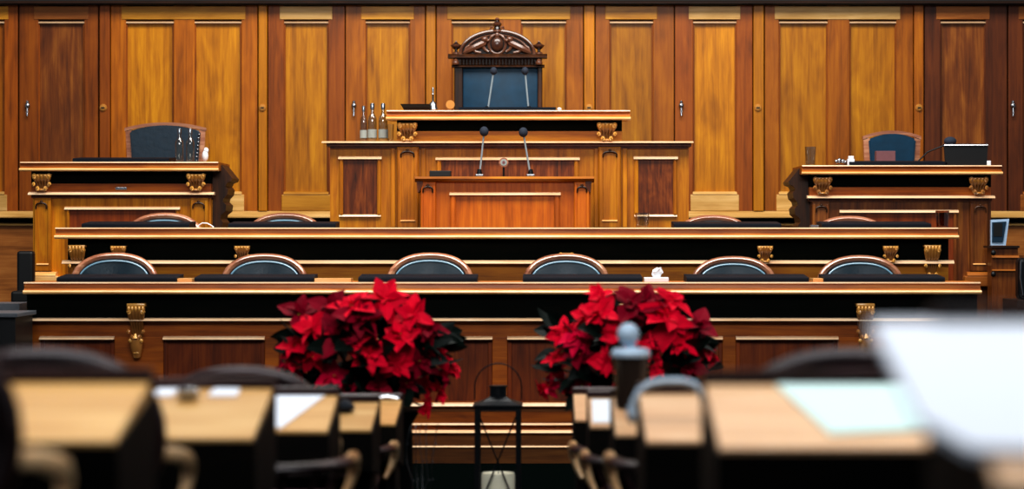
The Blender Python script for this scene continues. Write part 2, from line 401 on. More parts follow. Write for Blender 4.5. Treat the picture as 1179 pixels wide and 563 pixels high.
# ---------------------------------------------------------------- carved console brackets
def console(parent, cx, ztop, D, w, h, long=False, mat='carve', name='carved_bracket'):
    m = MB(); gm = MB(); hw = w / 2; dark = m
    gm.box(cx - hw * 1.05, cx + hw * 1.05, D - .08, D + .01, ztop - h * .07, ztop, .006)
    for k in range(5): gm.ball((cx + (k - 2) / 2 * hw * .8, D - .08, ztop - h * .1), (w * .09, .012, h * (.05 if long else .08)), 10)
    n = 5
    for i in range(n):                                    # fluted leaf ribs following an S curve
        u = (i - (n - 1) / 2) / ((n - 1) / 2)
        pts = []; rad = []
        for k in range(11):
            t = k / 10
            y = D - .055 - .02 * math.cos(t * 3.0) + .045 * t
            z = ztop - h * (.08 + .82 * t * (.75 if long else 1))
            pts.append((cx + u * hw * (.82 - .42 * t), y, z)); rad.append(w * (.115 - .05 * t) * (1 + .25 * math.sin(t * 9)))
        m.tube(pts, rad, 8)
    for sgn in (-1, 1):                                   # volutes at head and foot
        for (zz, rr, xx) in ((ztop - h * .16, w * .17, .78), (ztop - h * (.52 if long else .62), w * .11, .85), (ztop - h * (.62 if long else .88), w * .13, .42)):
            pts = []
            for k in range(15):
                a = k / 14 * 2.6 * math.pi; q = rr * (1 - k / 17)
                pts.append((cx + sgn * (hw * xx + q * math.cos(a) * .6), D - .07 + .002 * k * -1, zz + q * math.sin(a)))
            (gm if zz > ztop - h * .3 or not long else m).tube(pts, w * .05, 6)
    if long:
        m.tube([(cx, D - .05, ztop - h * .66), (cx, D - .055, ztop - h * .8), (cx, D - .03, ztop - h * .97)], [hw * .75, hw * .7, hw * .45], 12)
        for u in (-.6, -.2, .2, .6): gm.ball((cx + u * hw, D - .075, ztop - h * .68), w * .13, 10)
        gm.ball((cx, D - .062, ztop - h * .9), (hw * .4, .02, .01), 10)
        gm.tube([(cx, D - .09, ztop - h * .55), (cx, D - .1, ztop - h * .64)], [w * .05, w * .14], 8)
    else:
        m.ball((cx, D - .05, ztop - h * .93), (hw * .55, .03, h * .1), 12)
    o = m.build(name, M['carvedark' if long else 'carvemid'], parent); gm.build('highlit_scroll', M[mat], o)  # caps and scrolls get a paler copy as painted highlights
    return o

def framed(parent, D, px0, px1, py0, py1, fieldm, lipm='edge', sidem='podz', top=3.5, sw=5, closed=False, bottom=None):
    """raised frame moulding around a recessed field panel"""
    m = MB(); m.px(px0 + 1, py0 + 1, px1 - 1, (bottom or py1), D - .004, .02); m.build('panel', M[fieldm], parent)
    m = MB(); lip(m, px0 - 1.5, px1 + 1.5, py0, py0 + top, D - .012, .022, .02)
    if closed: lip(m, px0 - .5, px1 + .5, py1, py1 + 2.6, D - .008, .014, .02)
    m.build('moulding', M[lipm], parent)
    m = MB()
    for a, b in ((px0 - .5, px0 + sw - 1), (px1 - sw + 1, px1 + .5)):
        m.px(a, py0 + top, b, py1, D - .018, .03, .004)
        m.px(a + 1.2, py0 + top, b - 1.2, py1, D - .026, .03, .003)
    m.build('frame_side', M[sidem], parent)

def column(parent, D, px0, px1, py0, py1, mat='podz', cap=True):
    m = MB(); m.px(px0, py0, px1, py1, D - .035, .06, .006)
    # raised inner border with an arched head
    w = (px1 - px0); a, b = px0 + w * .2, px1 - w * .2
    m.px(px0 + w * .04, py0 + 3, a, py1 - 8, D - .045, .02, .003); m.px(b, py0 + 3, px1 - w * .04, py1 - 8, D - .045, .02, .003)
    m.px(px0 + w * .04, py1 - 8, px1 - w * .04, py1, D - .05, .02, .003)
    c = m.build('pilaster', M[mat], parent)
    if cap:
        q = MB(); cx, hw = X((px0 + px1) / 2, D), X(b, D) - X((px0 + px1) / 2, D); zt = Z(py0 + 9, D)
        q.tube([(cx - hw, D - .045, zt - .02)] + [(cx + hw * 1.0 * math.cos(t), D - .048, zt + .022 * math.sin(t)) for t in [math.pi - math.pi * k / 8 for k in range(9)]] + [(cx + hw, D - .045, zt - .02)], .007, 6)
        q.ball((cx, D - .045, zt + .03), (.012, .012, .012), 8)
        q.build('arched_carving', M['sidew'], c)
        q = MB(); lip(q, a - 1, b + 1, py1 - 8.8, py1 - 7.2, D - .045, .012); q.build('moulding', M['bead'], c)
    return c

# ---------------------------------------------------------------- front desk
DF = 16.0
t = thing('long_desk', 'longest frontmost wooden desk, with panelled front facing the hall, behind the poinsettias', 'desk', (X(580, DF), DF + .2, 0), )
a, b = MB(), MB(); x0, x1 = X(30, DF), X(1127, DF)
board(a, b, x0, x1, DF, Z(325, DF), Z(338.5, DF), .5, .09)
a.build('desktop', M['deskx'], t); b.build('edge_bead', M['bead'], t)
a = MB(); topline(a, x0, x1, DF, Z(325, DF) , .09); a.build('edge_highlight', M['edge'], t)
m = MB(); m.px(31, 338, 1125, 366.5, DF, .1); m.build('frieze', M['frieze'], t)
m = MB(); lip(m, 28, 1128, 366, 369.6, DF - .03, .035, .05); m.build('moulding', M['edge'], t)
m = MB(); m.px(31, 369, 1125, 373, DF - .012, .06); m.px(31, 373, 1125, 392, DF, .06); m.px(31, 462, 1125, 533, DF, .06)
m.build('front_rail', M['frontx'], t)
m = MB(); m.px(34, 390, 1122, 466, DF + .02, .04); m.build('front_panel', M['frontz'], t)
pans = [(46, 132), (188, 305), (321, 437), (452, 567), (584, 700), (716, 832), (847, 965), (1021, 1110)]
ed = [31] + [v for p in pans for v in p] + [1125]
m = MB()
for i in range(0, len(ed), 2): m.px(ed[i], 388, ed[i + 1], 466, DF - .002, .05, .002)
m.build('stile', M['frontx'], t)
m = MB()
for p, q in pans: lip(m, p, q, 387, 391, DF - .01, .035, .05)
m.build('moulding', M['edge'], t)
m = MB()
for p, q in pans:
    m.px(p, 391, p + 5, 464, DF + .008, .03, .004); m.px(q - 5, 391, q, 464, DF + .008, .03, .004)
m.build('frame_side', M['frontz'], t)
m = MB(); lip(m, 31, 1125, 463.5, 468, DF - .01, .03, .03); lip(m, 31, 1125, 487, 489.5, DF - .02, .025, .04); lip(m, 31, 1125, 495, 498.5, DF - .04, .035, .06); lip(m, 31, 1125, 513, 515, DF - .06, .02, .06)
m.build('base_moulding', M['edge'], t)
m = MB(); m.px(31, 468, 1125, 474, DF - .004, .05); m.px(31, 498, 1125, 513.2, DF - .04, .06); m.px(31, 515, 1125, 534, DF - .06, .08)
m.build('plinth', M['baseb'], t)
m = MB()
for p in (31, 1108): m.box(X(p, DF), X(p + 17, DF), DF + .06, DF + .5, 0, Z(340, DF))
m.build('side_panel', M['frontz'], t)
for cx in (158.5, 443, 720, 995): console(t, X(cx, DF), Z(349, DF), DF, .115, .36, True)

# ---------------------------------------------------------------- middle desk
DM = 17.2
t = thing('long_desk', 'second long wooden desk, on the raised tier right behind the frontmost desk', 'desk', (X(583, DM), DM + .2, .73))
a, b = MB(), MB(); x0, x1 = X(66, DM), X(1101, DM)
board(a, b, x0, x1, DM, Z(262.5, DM), Z(275, DM), .45, .1)
a.build('desktop', M['deskx'], t); b.build('edge_bead', M['bead'], t)
a = MB(); topline(a, x0, x1, DM, Z(262.5, DM), .1); a.build('edge_highlight', M['edge'], t)
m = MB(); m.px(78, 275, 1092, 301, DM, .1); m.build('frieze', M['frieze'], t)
m = MB(); lip(m, 72, 1098, 299.5, 303.8, DM - .03, .035, .05); m.build('moulding', M['edge'], t)
m = MB(); m.px(78, 303.5, 1092, 400, DM, .08); m.build('front_panel', M['podx'], t)
m = MB()
for p in (78, 1075): m.box(X(p, DM), X(p + 17, DM), DM + .08, DM + .45, .44, Z(276, DM))
m.build('side_panel', M['podz'], t)
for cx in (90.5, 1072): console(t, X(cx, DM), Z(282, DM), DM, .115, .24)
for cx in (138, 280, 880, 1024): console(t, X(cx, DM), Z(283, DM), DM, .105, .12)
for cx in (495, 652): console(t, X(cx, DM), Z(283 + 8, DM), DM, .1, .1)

# ---------------------------------------------------------------- central podium
DP = 18.6
t = thing('rostrum', 'tall wooden central rostrum with carved brackets, below the throne chair', 'rostrum', (X(585, DP), DP + .3, .73))
a, b = MB(), MB(); x0, x1 = X(446, DP), X(725, DP)
board(a, b, x0, x1, DP, Z(128, DP), Z(139, DP), .6, .13)
a.build('desktop', M['deskx'], t); b.build('edge_bead', M['bead'], t)
a = MB(); topline(a, x0, x1, DP, Z(128, DP), .13); a.build('edge_highlight', M['edge'], t)
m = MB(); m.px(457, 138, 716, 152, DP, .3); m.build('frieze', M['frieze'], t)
m = MB(); m.px(457, 151, 716, 164, DP - .004, .3); m.build('front_rail', M['podx'], t)
m = MB(); lip(m, 371, 798, 162.4, 165, DP - .03, .06, .5); m.build('moulding', M['edge'], t)
m = MB(); m.px(376, 165.5, 796, 168.5, DP - .045, .3); m.px(380, 168.5, 792, 171, DP - .02, .3); m.build('cornice', M['brownstile'], t)
m = MB(); m.px(380, 170, 793, 300, DP, .35); m.build('front_panel', M['podz'], t)
framed(t, DP, 391, 438, 180, 247, 'figured', closed=True)
framed(t, DP, 731, 779, 180, 247, 'figured', closed=True)
framed(t, DP, 503, 666, 181, 262, 'figured', sw=6)
for (p, q) in ((457, 482), (689, 715)): column(t, DP, p, q, 169, 262)
m = MB()
for p in (450, 485, 684, 717): m.px(p, 170, p + 5, 262, DP - .02, .04, .004)
m.build('pilaster_edge', M['podz'], t)
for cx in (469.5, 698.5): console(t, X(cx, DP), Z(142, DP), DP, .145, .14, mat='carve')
m = MB(); m.px(453, 170, 485, 300, DP + .002, .02); m.build('backing', M['podx'], t)

DL = 18.15
t = thing('lectern', 'orange wooden speaker lectern with broad recessed panel, in front of the rostrum', 'lectern', (X(581, DL), DL + .15, .73))
m = MB(); m.prismx(X(478, DL), X(684, DL), [(DL - .07, Z(203.5, DL)), (DL - .075, Z(206, DL)), (DL - .05, Z(208.5, DL)), (DL - .03, Z(209.5, DL)), (DL + .3, Z(209.5, DL)), (DL + .3, Z(203.5, DL))])
m.build('lectern_top', M['podx'], t)
m = MB()
for s, p in ((1, 480), (-1, 681)):
    m.prismy(DL - .05, DL + .3, [(X(p, DL), Z(209, DL)), (X(p + 7 * s, DL), Z(209, DL)), (X(p + 7 * s, DL), Z(213, DL)), (X(p + 3 * s, DL), Z(221, DL)), (X(p + 1 * s, DL), Z(222, DL))])
m.build('cornice_end', M['brownstile'], t)
m = MB(); m.px(484, 209, 680, 335, DL, .3); m.build('front_panel', M['lectz'], t)
framed(t, DL, 519, 644, 221.5, 300, 'lectz', sidem='lectz', sw=7)
for p, q in ((484, 502), (661, 679)): column(t, DL, p, q, 209.5, 300, 'lectz')

# ---------------------------------------------------------------- side desks
def side_desk(label, xl, xr, dy, inner, pan, mats):
    """xl..xr: board ends in px; dy: px offset down; inner: side (+1 right, -1 left) that faces the rostrum"""
    D = DP
    t = thing('side_desk', label, 'desk', (X((xl + xr) / 2, D), D + .3, .44))
    a, b = MB(), MB()
    board(a, b, X(xl, D), X(xr, D), D, Z(187 + dy, D), Z(197.5 + dy, D), .6, .12)
    a.build('desktop', M['deskx' if mats == 0 else 'frontx'], t); b.build('edge_bead', M['bead'], t)
    a = MB(); topline(a, X(xl, D), X(xr, D), D, Z(187 + dy, D), .12); a.build('edge_highlight', M['edge'], t)
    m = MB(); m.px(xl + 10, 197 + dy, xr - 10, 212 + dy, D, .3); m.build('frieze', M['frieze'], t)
    m = MB(); m.px(xl + 10, 211.5 + dy, xr - 10, 223 + dy, D - .004, .3); m.build('front_rail', M['frontx'], t)
    m = MB(); lip(m, xl + 7, xr - 6, 221 + dy, 224.5 + dy, D - .03, .04, .05); m.build('moulding', M['edge'], t)
    m = MB(); m.px(xl + 10, 224.5 + dy, xr - 9, 228 + dy, D - .015, .3); m.build('cornice', M['brownstile'], t)
    m = MB(); m.px(xl + 12, 227 + dy, xr - 10, 400, D, .55); m.build('front_panel', M['podz' if mats == 0 else 'brown'], t)
    framed(t, D, pan[0], pan[1], 238 + dy * .9, 330, 'frontz', sidem='podz' if mats == 0 else 'brown')
    cm = 'podz' if mats == 0 else 'brown'
    column(t, D, xl + 13, xl + 33, 228 + dy, 312, cm); column(t, D, xr - 34, xr - 13, 228 + dy, 312, cm)
    m = MB()
    for p in (xl + 12, xr - 35): lip(m, p - 3, p + 27, 313, 318, D - .05, .04, .08); m.px(p - 5, 318, p + 29, 330, D - .09, .12, .008)
    m.build('plinth', M['bead' if mats == 0 else 'palebrown'], t)
    for cx in (xl + 24, xr - 26): console(t, X(cx, D), Z(200.5 + dy, D), D, .14, .13, mat='carve' if mats == 0 else 'carvedark')
    # scrolled side toward the rostrum
    e = xr if inner > 0 else xl
    pr = [(-8, 188), (0, 189), (13, 205), (12, 208), (7, 210), (5, 214), (8, 218), (7, 224), (3, 228), (2, 232), (6, 236), (5, 243), (0, 247), (-1, 252), (2, 256), (0, 262), (-5, 275), (-10, 330), (-14, 330), (-14, 188)]
    m = MB(); m.prismy(D + .08, D + .5, [(X(e + inner * p, D), Z(q + dy, D)) for p, q in pr]); m.build('scrolled_side', M['sidew'], t)
    return t
left_desk = side_desk('side desk left of the rostrum, orange wood with carved brackets and two bottles on top', 26, 253, 0, 1, (76, 206), 0)
side_desk('side desk right of the rostrum, browner wood, with a black monitor on top', 922, 1151, 4, -1, (968, 1102), 1)
m = MB(); m.px(133, 215.5, 146, 218.5, DP - .012, .02, .003); m.build('latch', M['steel'], left_desk)['label'] = 'small metal latch'
# ---------------------------------------------------------------- chairs with an oval back
def ellipse_pts(a, b, cz, y, n=40, p=2.3, lean=.12):
    out = []
    for k in range(n):
        th = 2 * math.pi * k / n; c, s_ = math.cos(th), math.sin(th)
        x = a * math.copysign(abs(c) ** (2 / p), c); z = b * math.copysign(abs(s_) ** (2 / p), s_)
        out.append((x, y + (z) * lean + .35 * x * x * -1, cz + z))
    return out
def make_chair(name='armchair', label='x', frame='chairw', arm='armw', hide='leather'):
    """faces -y; back on the +y side"""
    t = thing(name, label, 'chair', (0, 0, 0))
    bk = thing('x', 'x', 'x', (0, 0, 0))  # placeholder removed below
    bpy.data.objects.remove(bk)
    m = MB(); m.tube(ellipse_pts(.285, .2, .745, .24), .026, 10, True, (1.2, 1)); fr = m.build('back_frame', M[frame], t)
    # padded oval
    m = MB(); ring = []
    for (sc, dy) in ((.93, 0), (.9, -.028), (.75, -.042), (.4, -.05), (.93, .0), (.88, .028), (.7, .034), (.35, .036)):
        ring.append([m.bm.verts.new((x * sc, y + dy, .745 + (z - .745) * sc)) for x, y, z in ellipse_pts(.285, .2, .745, .24)])
    n = 40
    for A, B in ((0, 1), (1, 2), (2, 3), (4, 5), (5, 6), (6, 7)):
        for k in range(n): m.bm.faces.new((ring[A][k], ring[A][(k + 1) % n], ring[B][(k + 1) % n], ring[B][k]))
    m.bm.faces.new(ring[3]); m.bm.faces.new(ring[7]); m.smooth = True
    pad = m.build('back_pad', M[hide], t)
    m = MB(); m.tube([(x, y - .036, z) for x, y, z in ellipse_pts(.25, .166, .745, .24)], .0065, 6, True); m.build('pad_sheen', M['pad_sheen'], pad)  # thin ring painted as the pad's edge sheen
    m = MB(); m.box(-.24, .24, -.24, .22, .42, .5, .03); m.smooth = True; m.build('seat', M['leather'], t)
    m = MB(); m.box(-.25, .25, -.25, .23, .37, .425, .008); m.build('seat_rail', M[frame], t)
    for sx in (-1, 1):
        for sy in (-1, 1):
            m = MB(); m.tube([(sx * .225, sy * .2, .38), (sx * .23, sy * .22, .2), (sx * .235, sy * (.23 if sy < 0 else .29), 0)], [.024, .02, .015], 8); m.build('leg', M[frame], t)
        m = MB(); m.tube([(sx * .27, .2, .70), (sx * .315, .1, .69), (sx * .32, -.05, .665), (sx * .31, -.16, .65), (sx * .305, -.215, .62), (sx * .30, -.2, .575), (sx * .285, -.15, .53), (sx * .26, -.12, .46), (sx * .25, -.12, .4)],
                         [.014, .018, .021, .021, .019, .016, .014, .014, .014], 8, flat=(1, 1.2)); m.build('armrest', M[arm], t)
        m = MB(); m.tube([(sx * .17, .2, .4), (sx * .18, .225, .58)], .016, 8); m.build('back_post', M[frame], t)
    return t
chair = make_chair('armchair', 'round-backed dark leather chair at the front long desk, leftmost')
chair.location = (X(131, 16.9), 16.79, .44); chair['group'] = 'round-backed chairs behind the front desk'
LB = ['leftmost of six behind the frontmost desk', 'second from left of six behind the frontmost desk', 'third from left of six behind the frontmost desk, left of centre', 'behind the frontmost desk, just left of the white tissue box', 'fifth from left of six behind the frontmost desk', 'rightmost of six behind the frontmost desk']
for i, (px, py) in enumerate(((131, 290), (304, 291), (495, 290), (652, 291), (845, 294), (991, 293))):
    loc = (X(px, 16.98), 16.79, Z(py, 16.98) - .975)
    lab = 'round-backed leather armchair, ' + LB[i]
    if i == 0: chair.location = loc; chair['label'] = lab
    else: dup(chair, loc, 0, lab, chair['group'])
L2 = ['leftmost of four behind the second long desk', 'second from left of four behind the second long desk', 'third from left of four behind the second long desk, by a glass', 'rightmost of four behind the second long desk']
for i, (px, py) in enumerate(((187.5, 244), (327, 244), (822, 246.5), (980, 247.5))):
    dup(chair, (X(px, 18.12), 17.96, Z(py, 18.12) - .975), 0, 'round-backed leather armchair, ' + L2[i], 'round-backed chairs behind the second desk')

# high chairs of the side desks
def side_chair(label, px0, px1, pyt, D, z0, leather, studs):
    w = X(px1, D) - X(px0, D); cx = X((px0 + px1) / 2, D); zt = Z(pyt, D); hw = w / 2
    t = thing('armchair', label, 'chair', (cx, D, z0))
    def arc(k, inset, drop, n=12): # top curve
        return [(cx - (hw - inset) + 2 * (hw - inset) * i / n, zt - drop - .045 * (abs(2 * i / n - 1) ** 2)) for i in range(n + 1)]
    top = arc(0, 0, 0); low = arc(0, 0, .026)
    m = MB(); m.prismy(D - .03, D + .03, top + low[::-1]); m.build('top_rail', M['chairw'], t)
    m = MB()
    for s in (-1, 1): m.prismy(D - .025, D + .025, [(cx + s * hw * .98, zt - .06), (cx + s * (hw * .98 - .05), zt - .06), (cx + s * (hw * .9 - .05), zt - .55), (cx + s * hw * .9, zt - .55)])
    m.build('back_frame', M['chairw'], t)
    b = arc(0, .045, .026)
    m = MB(); m.prismy(D - .05, D + .04, b + [(cx + hw - .08, zt - .55), (cx - hw + .08, zt - .55)]); bmesh.ops.bevel(m.bm, geom=m.bm.edges[:], offset=.012, segments=2, affect='EDGES'); m.smooth = True
    pad = m.build('back_pad', M[leather], t)
    if studs:
        m = MB()
        for k in range(9): m.ball((cx + hw - .055 - .003 * k, D - .055, zt - .1 - k * .03), .009, 8)
        m.build('stud_row', M['steel'], pad)
    m = MB(); m.box(cx - .26, cx + .26, D - .48, D - .03, z0 + .42, z0 + .5, .03); m.build('seat', M[leather], t)
    for sx in (-1, 1):
        for dy in (-.44, -.02):
            m = MB(); m.tube([(cx + sx * .24, D + dy, z0 + .43), (cx + sx * .24, D + dy, z0)], [.026, .018], 8); m.build('leg', M['chairw'], t)
    return t
side_chair('wide leather armchair with wooden rim behind the left side desk, beside two bottles', 144, 238, 141, 19.65, 1.3, 'leatherd', True)
side_chair('blue leather armchair with wooden rim behind the right side desk', 993, 1060, 150.5, 19.65, 1.3, 'leatherb', False)

# ---------------------------------------------------------------- the throne chair
DT = 19.6
t = thing('throne_chair', 'tall carved dark wood chair with blue leather back and arched crest above the rostrum', 'chair', (X(572, DT), DT, 1.62))
tx = lambda p: X(p, DT)
tz = lambda p: Z(p, DT)
m = MB(); m.px(532, 77, 620, 205, DT, .08, .02); m.smooth = True; pad = m.build('back_pad', M['leatherb'], t)
m = MB(); m.px(523, 77, 533, 205, DT - .01, .09, .008); m.px(619, 77, 624.5, 205, DT - .01, .09, .008); m.build('back_post', M['sidew'], t)
m = MB(); m.px(522, 67, 624, 75, DT - .02, .1)
for k in range(24): m.tube([(tx(532 + k * 3.75), DT - .025, tz(67.5)), (tx(532 + k * 3.75), DT - .025, tz(74.5))], .009, 6)
m.smooth = False; m.build('fluted_rail', M['sidew'], t)
m = MB(); lip(m, 516, 630, 62, 67, DT - .03, .05, .1); lip(m, 520, 627, 74.5, 77.5, DT - .02, .03, .08); m.build('cornice', M['sidew'], t)
m = MB(); cx, cz0 = tx(572.5), tz(62.5)
A, B = tx(615) - cx, tz(36) - cz0
arcp = [(cx + A * math.cos(q), cz0 + B * math.sin(q)) for q in [math.pi * k / 24 for k in range(25)]]
m.prismy(DT + .005, DT + .06, arcp); m.build('crest_panel', M['darkw'], t)
m = MB(); m.tube([(x, DT - .01, z) for x, z in arcp], .015, 8); m.tube([(cx + (x - cx) * .86, DT, cz0 + (z - cz0) * .84) for x, z in arcp], .01, 6); m.build('crest_arch', M['throne'], t)
# relief: shield between two crouching animals
m = MB(); m.ball((cx, DT - .02, tz(51)), (.05, .035, .06), 16); m.tube([(cx + .068 * math.cos(q), DT - .02, tz(51) + .078 * math.sin(q)) for q in [2 * math.pi * k / 16 for k in range(16)]], .012, 6, True)
m.ball((cx, DT - .02, tz(41)), (.02, .02, .03), 10)
for s in (-1, 1):
    m.tube([(cx + s * .08, DT - .01, tz(45)), (cx + s * .11, DT - .02, tz(50)), (cx + s * .17, DT - .02, tz(54)), (cx + s * .23, DT - .01, tz(58)), (cx + s * .27, DT, tz(61))], [.018, .03, .028, .026, .012], 8)
    m.ball((cx + s * .1, DT - .03, tz(45.5)), (.03, .028, .026), 10); m.ball((cx + s * .075, DT - .04, tz(47)), (.016, .016, .014), 8)
    m.tube([(cx + s * .12, DT - .02, tz(52)), (cx + s * .1, DT - .02, tz(57)), (cx + s * .07, DT - .02, tz(60))], [.016, .012, .01], 6)
    m.tube([(cx + s * .2, DT - .02, tz(56)), (cx + s * .17, DT - .02, tz(60)), (cx + s * .13, DT - .02, tz(61))], [.018, .012, .01], 6)
    m.tube([(cx + s * .26, DT - .01, tz(60)), (cx + s * .25, DT - .01, tz(55)), (cx + s * .22, DT - .01, tz(52))], [.01, .01, .006], 6)
m.build('crest_relief', M['throne'], t)
urn = [(.0, 0), (.03, 0), (.03, .01), (.012, .02), (.012, .035), (.028, .045), (.042, .062), (.046, .072), (.03, .078), (.018, .085), (.01, .095), (.006, .105), (0, .108)]
for px in (525, 620.5):
    m = MB(); m.lathe(urn, (tx(px), DT + .02, tz(62)), 16); m.build('finial', M['throne'], t)
    m = MB(); m.lathe([(0, 0), (.025, 0), (.03, .015), (.022, .03), (.012, .045), (0, .05)], (tx(px), DT - .06, tz(75)), 14); m.build('boss', M['throne'], t)
m = MB(); m.lathe([(0, 0), (.055, 0), (.055, .012), (.03, .022), (.022, .04), (.034, .055), (.036, .068), (.02, .08), (.014, .09), (.02, .1), (.012, .112), (0, .118)], (cx, DT + .02, tz(36.5)), 16)
for s in (-1, 1): m.tube([(cx + s * .03, DT, tz(36)), (cx + s * .055, DT, tz(34)), (cx + s * .05, DT, tz(31)), (cx + s * .03, DT, tz(32))], .01, 6)
m.build('finial', M['throne'], t)
m = MB(); m.box(cx - .32, cx + .32, DT - .5, DT, 2.0, 2.12, .03); m.build('seat', M['leatherb'], t)
for sx in (-1, 1):
    for y in (DT - .45, DT + .04):
        m = MB(); m.tube([(cx + sx * .3, y, 2.0), (cx + sx * .3, y, 1.62)], [.03, .025], 8); m.build('leg', M['throne'], t)

# ---------------------------------------------------------------- pads on desk tops
def pad(px0, px1, py, D, zt, label, group, y0=None, depth=.34):
    m = MB(); y = D + .03 if y0 is None else y0
    h = .042
    m.prismx(X(px0, D), X(px1, D), [(y, zt + .003), (y, zt + h * .6), (y + .02, zt + h * .75), (y + depth, zt + h * 1.15), (y + depth, zt + .003)])
    return tag(m.build('writing_pad', M['pad'], None), label, 'desk pad', group)
zf = Z(325, DF); names = ['leftmost', 'second from left', 'third from left', 'fourth from left, left of the tissue box', 'fifth from left', 'rightmost']
for i, (p, q) in enumerate(((64, 202), (223, 360), (412, 549), (602, 740), (791, 932), (950, 1089))):
    pad(p, q, 0, DF, zf, 'black desk pad on the frontmost long desk, ' + names[i], 'black pads on the front desk')
zm = Z(262.5, DM)
for i, (p, q) in enumerate(((93, 217), (262, 386), (776, 900), (947, 1073))):
    pad(p, q, 0, DM, zm, 'black desk pad on the second long desk, ' + ['leftmost', 'second from left', 'second from right', 'rightmost'][i], 'black pads on the second desk')
zs = Z(187, DP)
pad(84, 195, 0, DP, zs, 'black desk pad on the left side desk', None, DP - .02)
pad(978, 1090, 0, DP, Z(191, DP), 'black desk pad on the right side desk, left of the monitor', None, DP - .02)
zp = Z(128, DP)
pad(528, 640, 0, DP, zp, 'dark blue desk pad on top of the rostrum in front of the throne chair', None, DP + .0)

# ---------------------------------------------------------------- things on the rostrum
def bottle(px, pytop, D, zb, label, group, small=False, labelled=True):
    x = X(px, D); h = Z(pytop, D) - zb; s = h / .28
    t = thing('water_bottle', label, 'bottle', (x, D, zb), group)
    r = .034 * s * (.85 if small else 1)
    m = MB(); m.lathe([(0, .002), (r * .9, .002), (r, .01 * s), (r, .15 * s), (r * .9, .175 * s), (r * .45, .2 * s), (r * .38, .21 * s), (r * .38, .245 * s), (r * .3, .245 * s), (r * .3, .21 * s), (r * .8, .17 * s), (r * .88, .15 * s), (r * .88, .015 * s), (0, .012 * s)], (x, D, zb), 20, cap=False)
    m.build('glass_body', M['tum'], t)
    m = MB(); m.lathe([(0, .235 * s), (r * .46, .235 * s), (r * .5, .27 * s), (r * .4, .28 * s), (0, .28 * s)], (x, D, zb), 16); m.build('cap', M['steel'], t)
    if labelled:
        m = MB(); m.lathe([(r * 1.02, .022 * s), (r * 1.02, .085 * s)], (x, D, zb), 20, cap=False); m.build('label_band', M['label'], t)
    return t
zw = Z(162, DP) + .001
for i, (p, tpy, sm) in enumerate(((418.6, 122, True), (428.6, 119, False), (441, 119, False))):
    bottle(p, tpy, DP + .04, zw, 'glass water bottle on the left ledge of the rostrum, ' + ['slimmest and leftmost', 'middle of three', 'rightmost of three'][i], 'bottles on the rostrum ledge', sm)
def tumbler(px, pyt, D, zb, label, mat='glass', wtop=9, group=None):
    x = X(px, D); h = Z(pyt, D) - zb; r = wtop * D / F
    m = MB(); m.lathe([(0, .001), (r * .8, .001), (r, h), (r * .93, h), (r * .74, .012), (0, .012)], (x, D, zb), 24, cap=False)
    return tag(m.build('drinking_glass', M[mat], None), label, 'glass', group)
tumbler(449.5, 143, DP + .02, zw, 'small drinking glass beside the bottles on the rostrum ledge', 'glass', 4)
m = MB(); t = thing('hand_bell', 'silver hand bell with thin upright handle on the rostrum top', 'bell', (X(498.5, DP), DP, zp))
x = X(498.5, DP); m.lathe([(0, 0), (.036, 0), (.04, .01), (.031, .035), (.025, .06), (.012, .072), (0, .076)], (x, DP, zp + .002), 20); m.build('bell_body', M['steel'], t)
m = MB(); m.lathe([(0, .06), (.008, .065), (.006, .12), (.01, .13), (.006, .14), (.009, .17), (.005, .18), (0, .185)], (x, DP, zp), 12); m.build('bell_handle', M['steel'], t)
m = MB(); D = DP - .02
m.prismx(X(466, D), X(496, D), [(D - .03, zp + .002), (D - .06, zp + .05), (D - .05, zp + .052), (D + .2, zp + .052), (D + .18, zp + .002)])
for v in m.bm.verts:
    if v.co.z > zp + .03: v.co.x += (-.03 if v.co.x < X(480, D) else .0)
tag(m.build('letter_tray', M['black'], None), 'shallow black tray at the left end of the rostrum top', 'tray')
m = MB(); c = Vector((X(518.5, DP + .1), DP + .1, zp + .055))
bmesh.ops.create_cone(m.bm, cap_ends=True, segments=28, radius1=.034, radius2=.034, depth=.03, matrix=Matrix.Translation(c) @ Matrix.Rotation(R(90), 4, 'X'))
t = thing('desk_clock', 'small round tan disc on a short foot between bell and throne chair', 'clock', (c.x, c.y, zp)); m.build('dial', M['brass'], t)
m = MB(); m.lathe([(0, 0), (.022, 0), (.008, .01), (.008, .03), (0, .03)], (c.x, c.y, zp + .001), 12); m.build('foot', M['brass'], t)
def mic(label, pxh, pyh, pxb, D, zb, group, base='steel', hr=.034):
    t = thing('gooseneck_microphone', label, 'microphone', (X(pxb, D), D, zb), group)
    hx, hz = X(pxh, D), Z(pyh, D)
    m = MB(); m.ball((hx, D - .03, hz), (hr, hr, hr * 1.1), 18); m.build('mic_head', M['mic'], t)
    m = MB(); bx = X(pxb, D); m.tube([(bx, D, zb + .02)] + [(bx + (hx - bx) * k / 8, D - .03 * k / 8, zb + (hz - zb) * k / 8) for k in range(1, 9)], .007, 8); m.build('gooseneck', M['stemgrey'], t)
    m = MB(); m.box(bx - .03, bx + .03, D - .03, D + .03, zb + .001, zb + .02, .005); m.build('base', M['steel'], t)
    m = MB(); m.lathe([(0, 0), (.022, 0), (.014, .04), (0, .04)], (bx, D, zb + .018), 12); m.build('collar', M['ironb'], t)
zl = Z(203.5, DL)
mic('round-headed microphone on the lectern, left one', 557.5, 151.5, 552, DL + .02, zl, 'lectern microphones')
mic('round-headed microphone on the lectern, right one', 602.5, 152.5, 611, DL + .02, zl, 'lectern microphones')
mic('microphone in front of the throne chair on the rostrum, left one', 568.5, 82, 561, DP + .42, zp + .002, 'rostrum microphones', hr=.028)
mic('microphone in front of the throne chair on the rostrum, right one', 604.5, 82, 609, DP + .42, zp + .002, 'rostrum microphones', hr=.028)
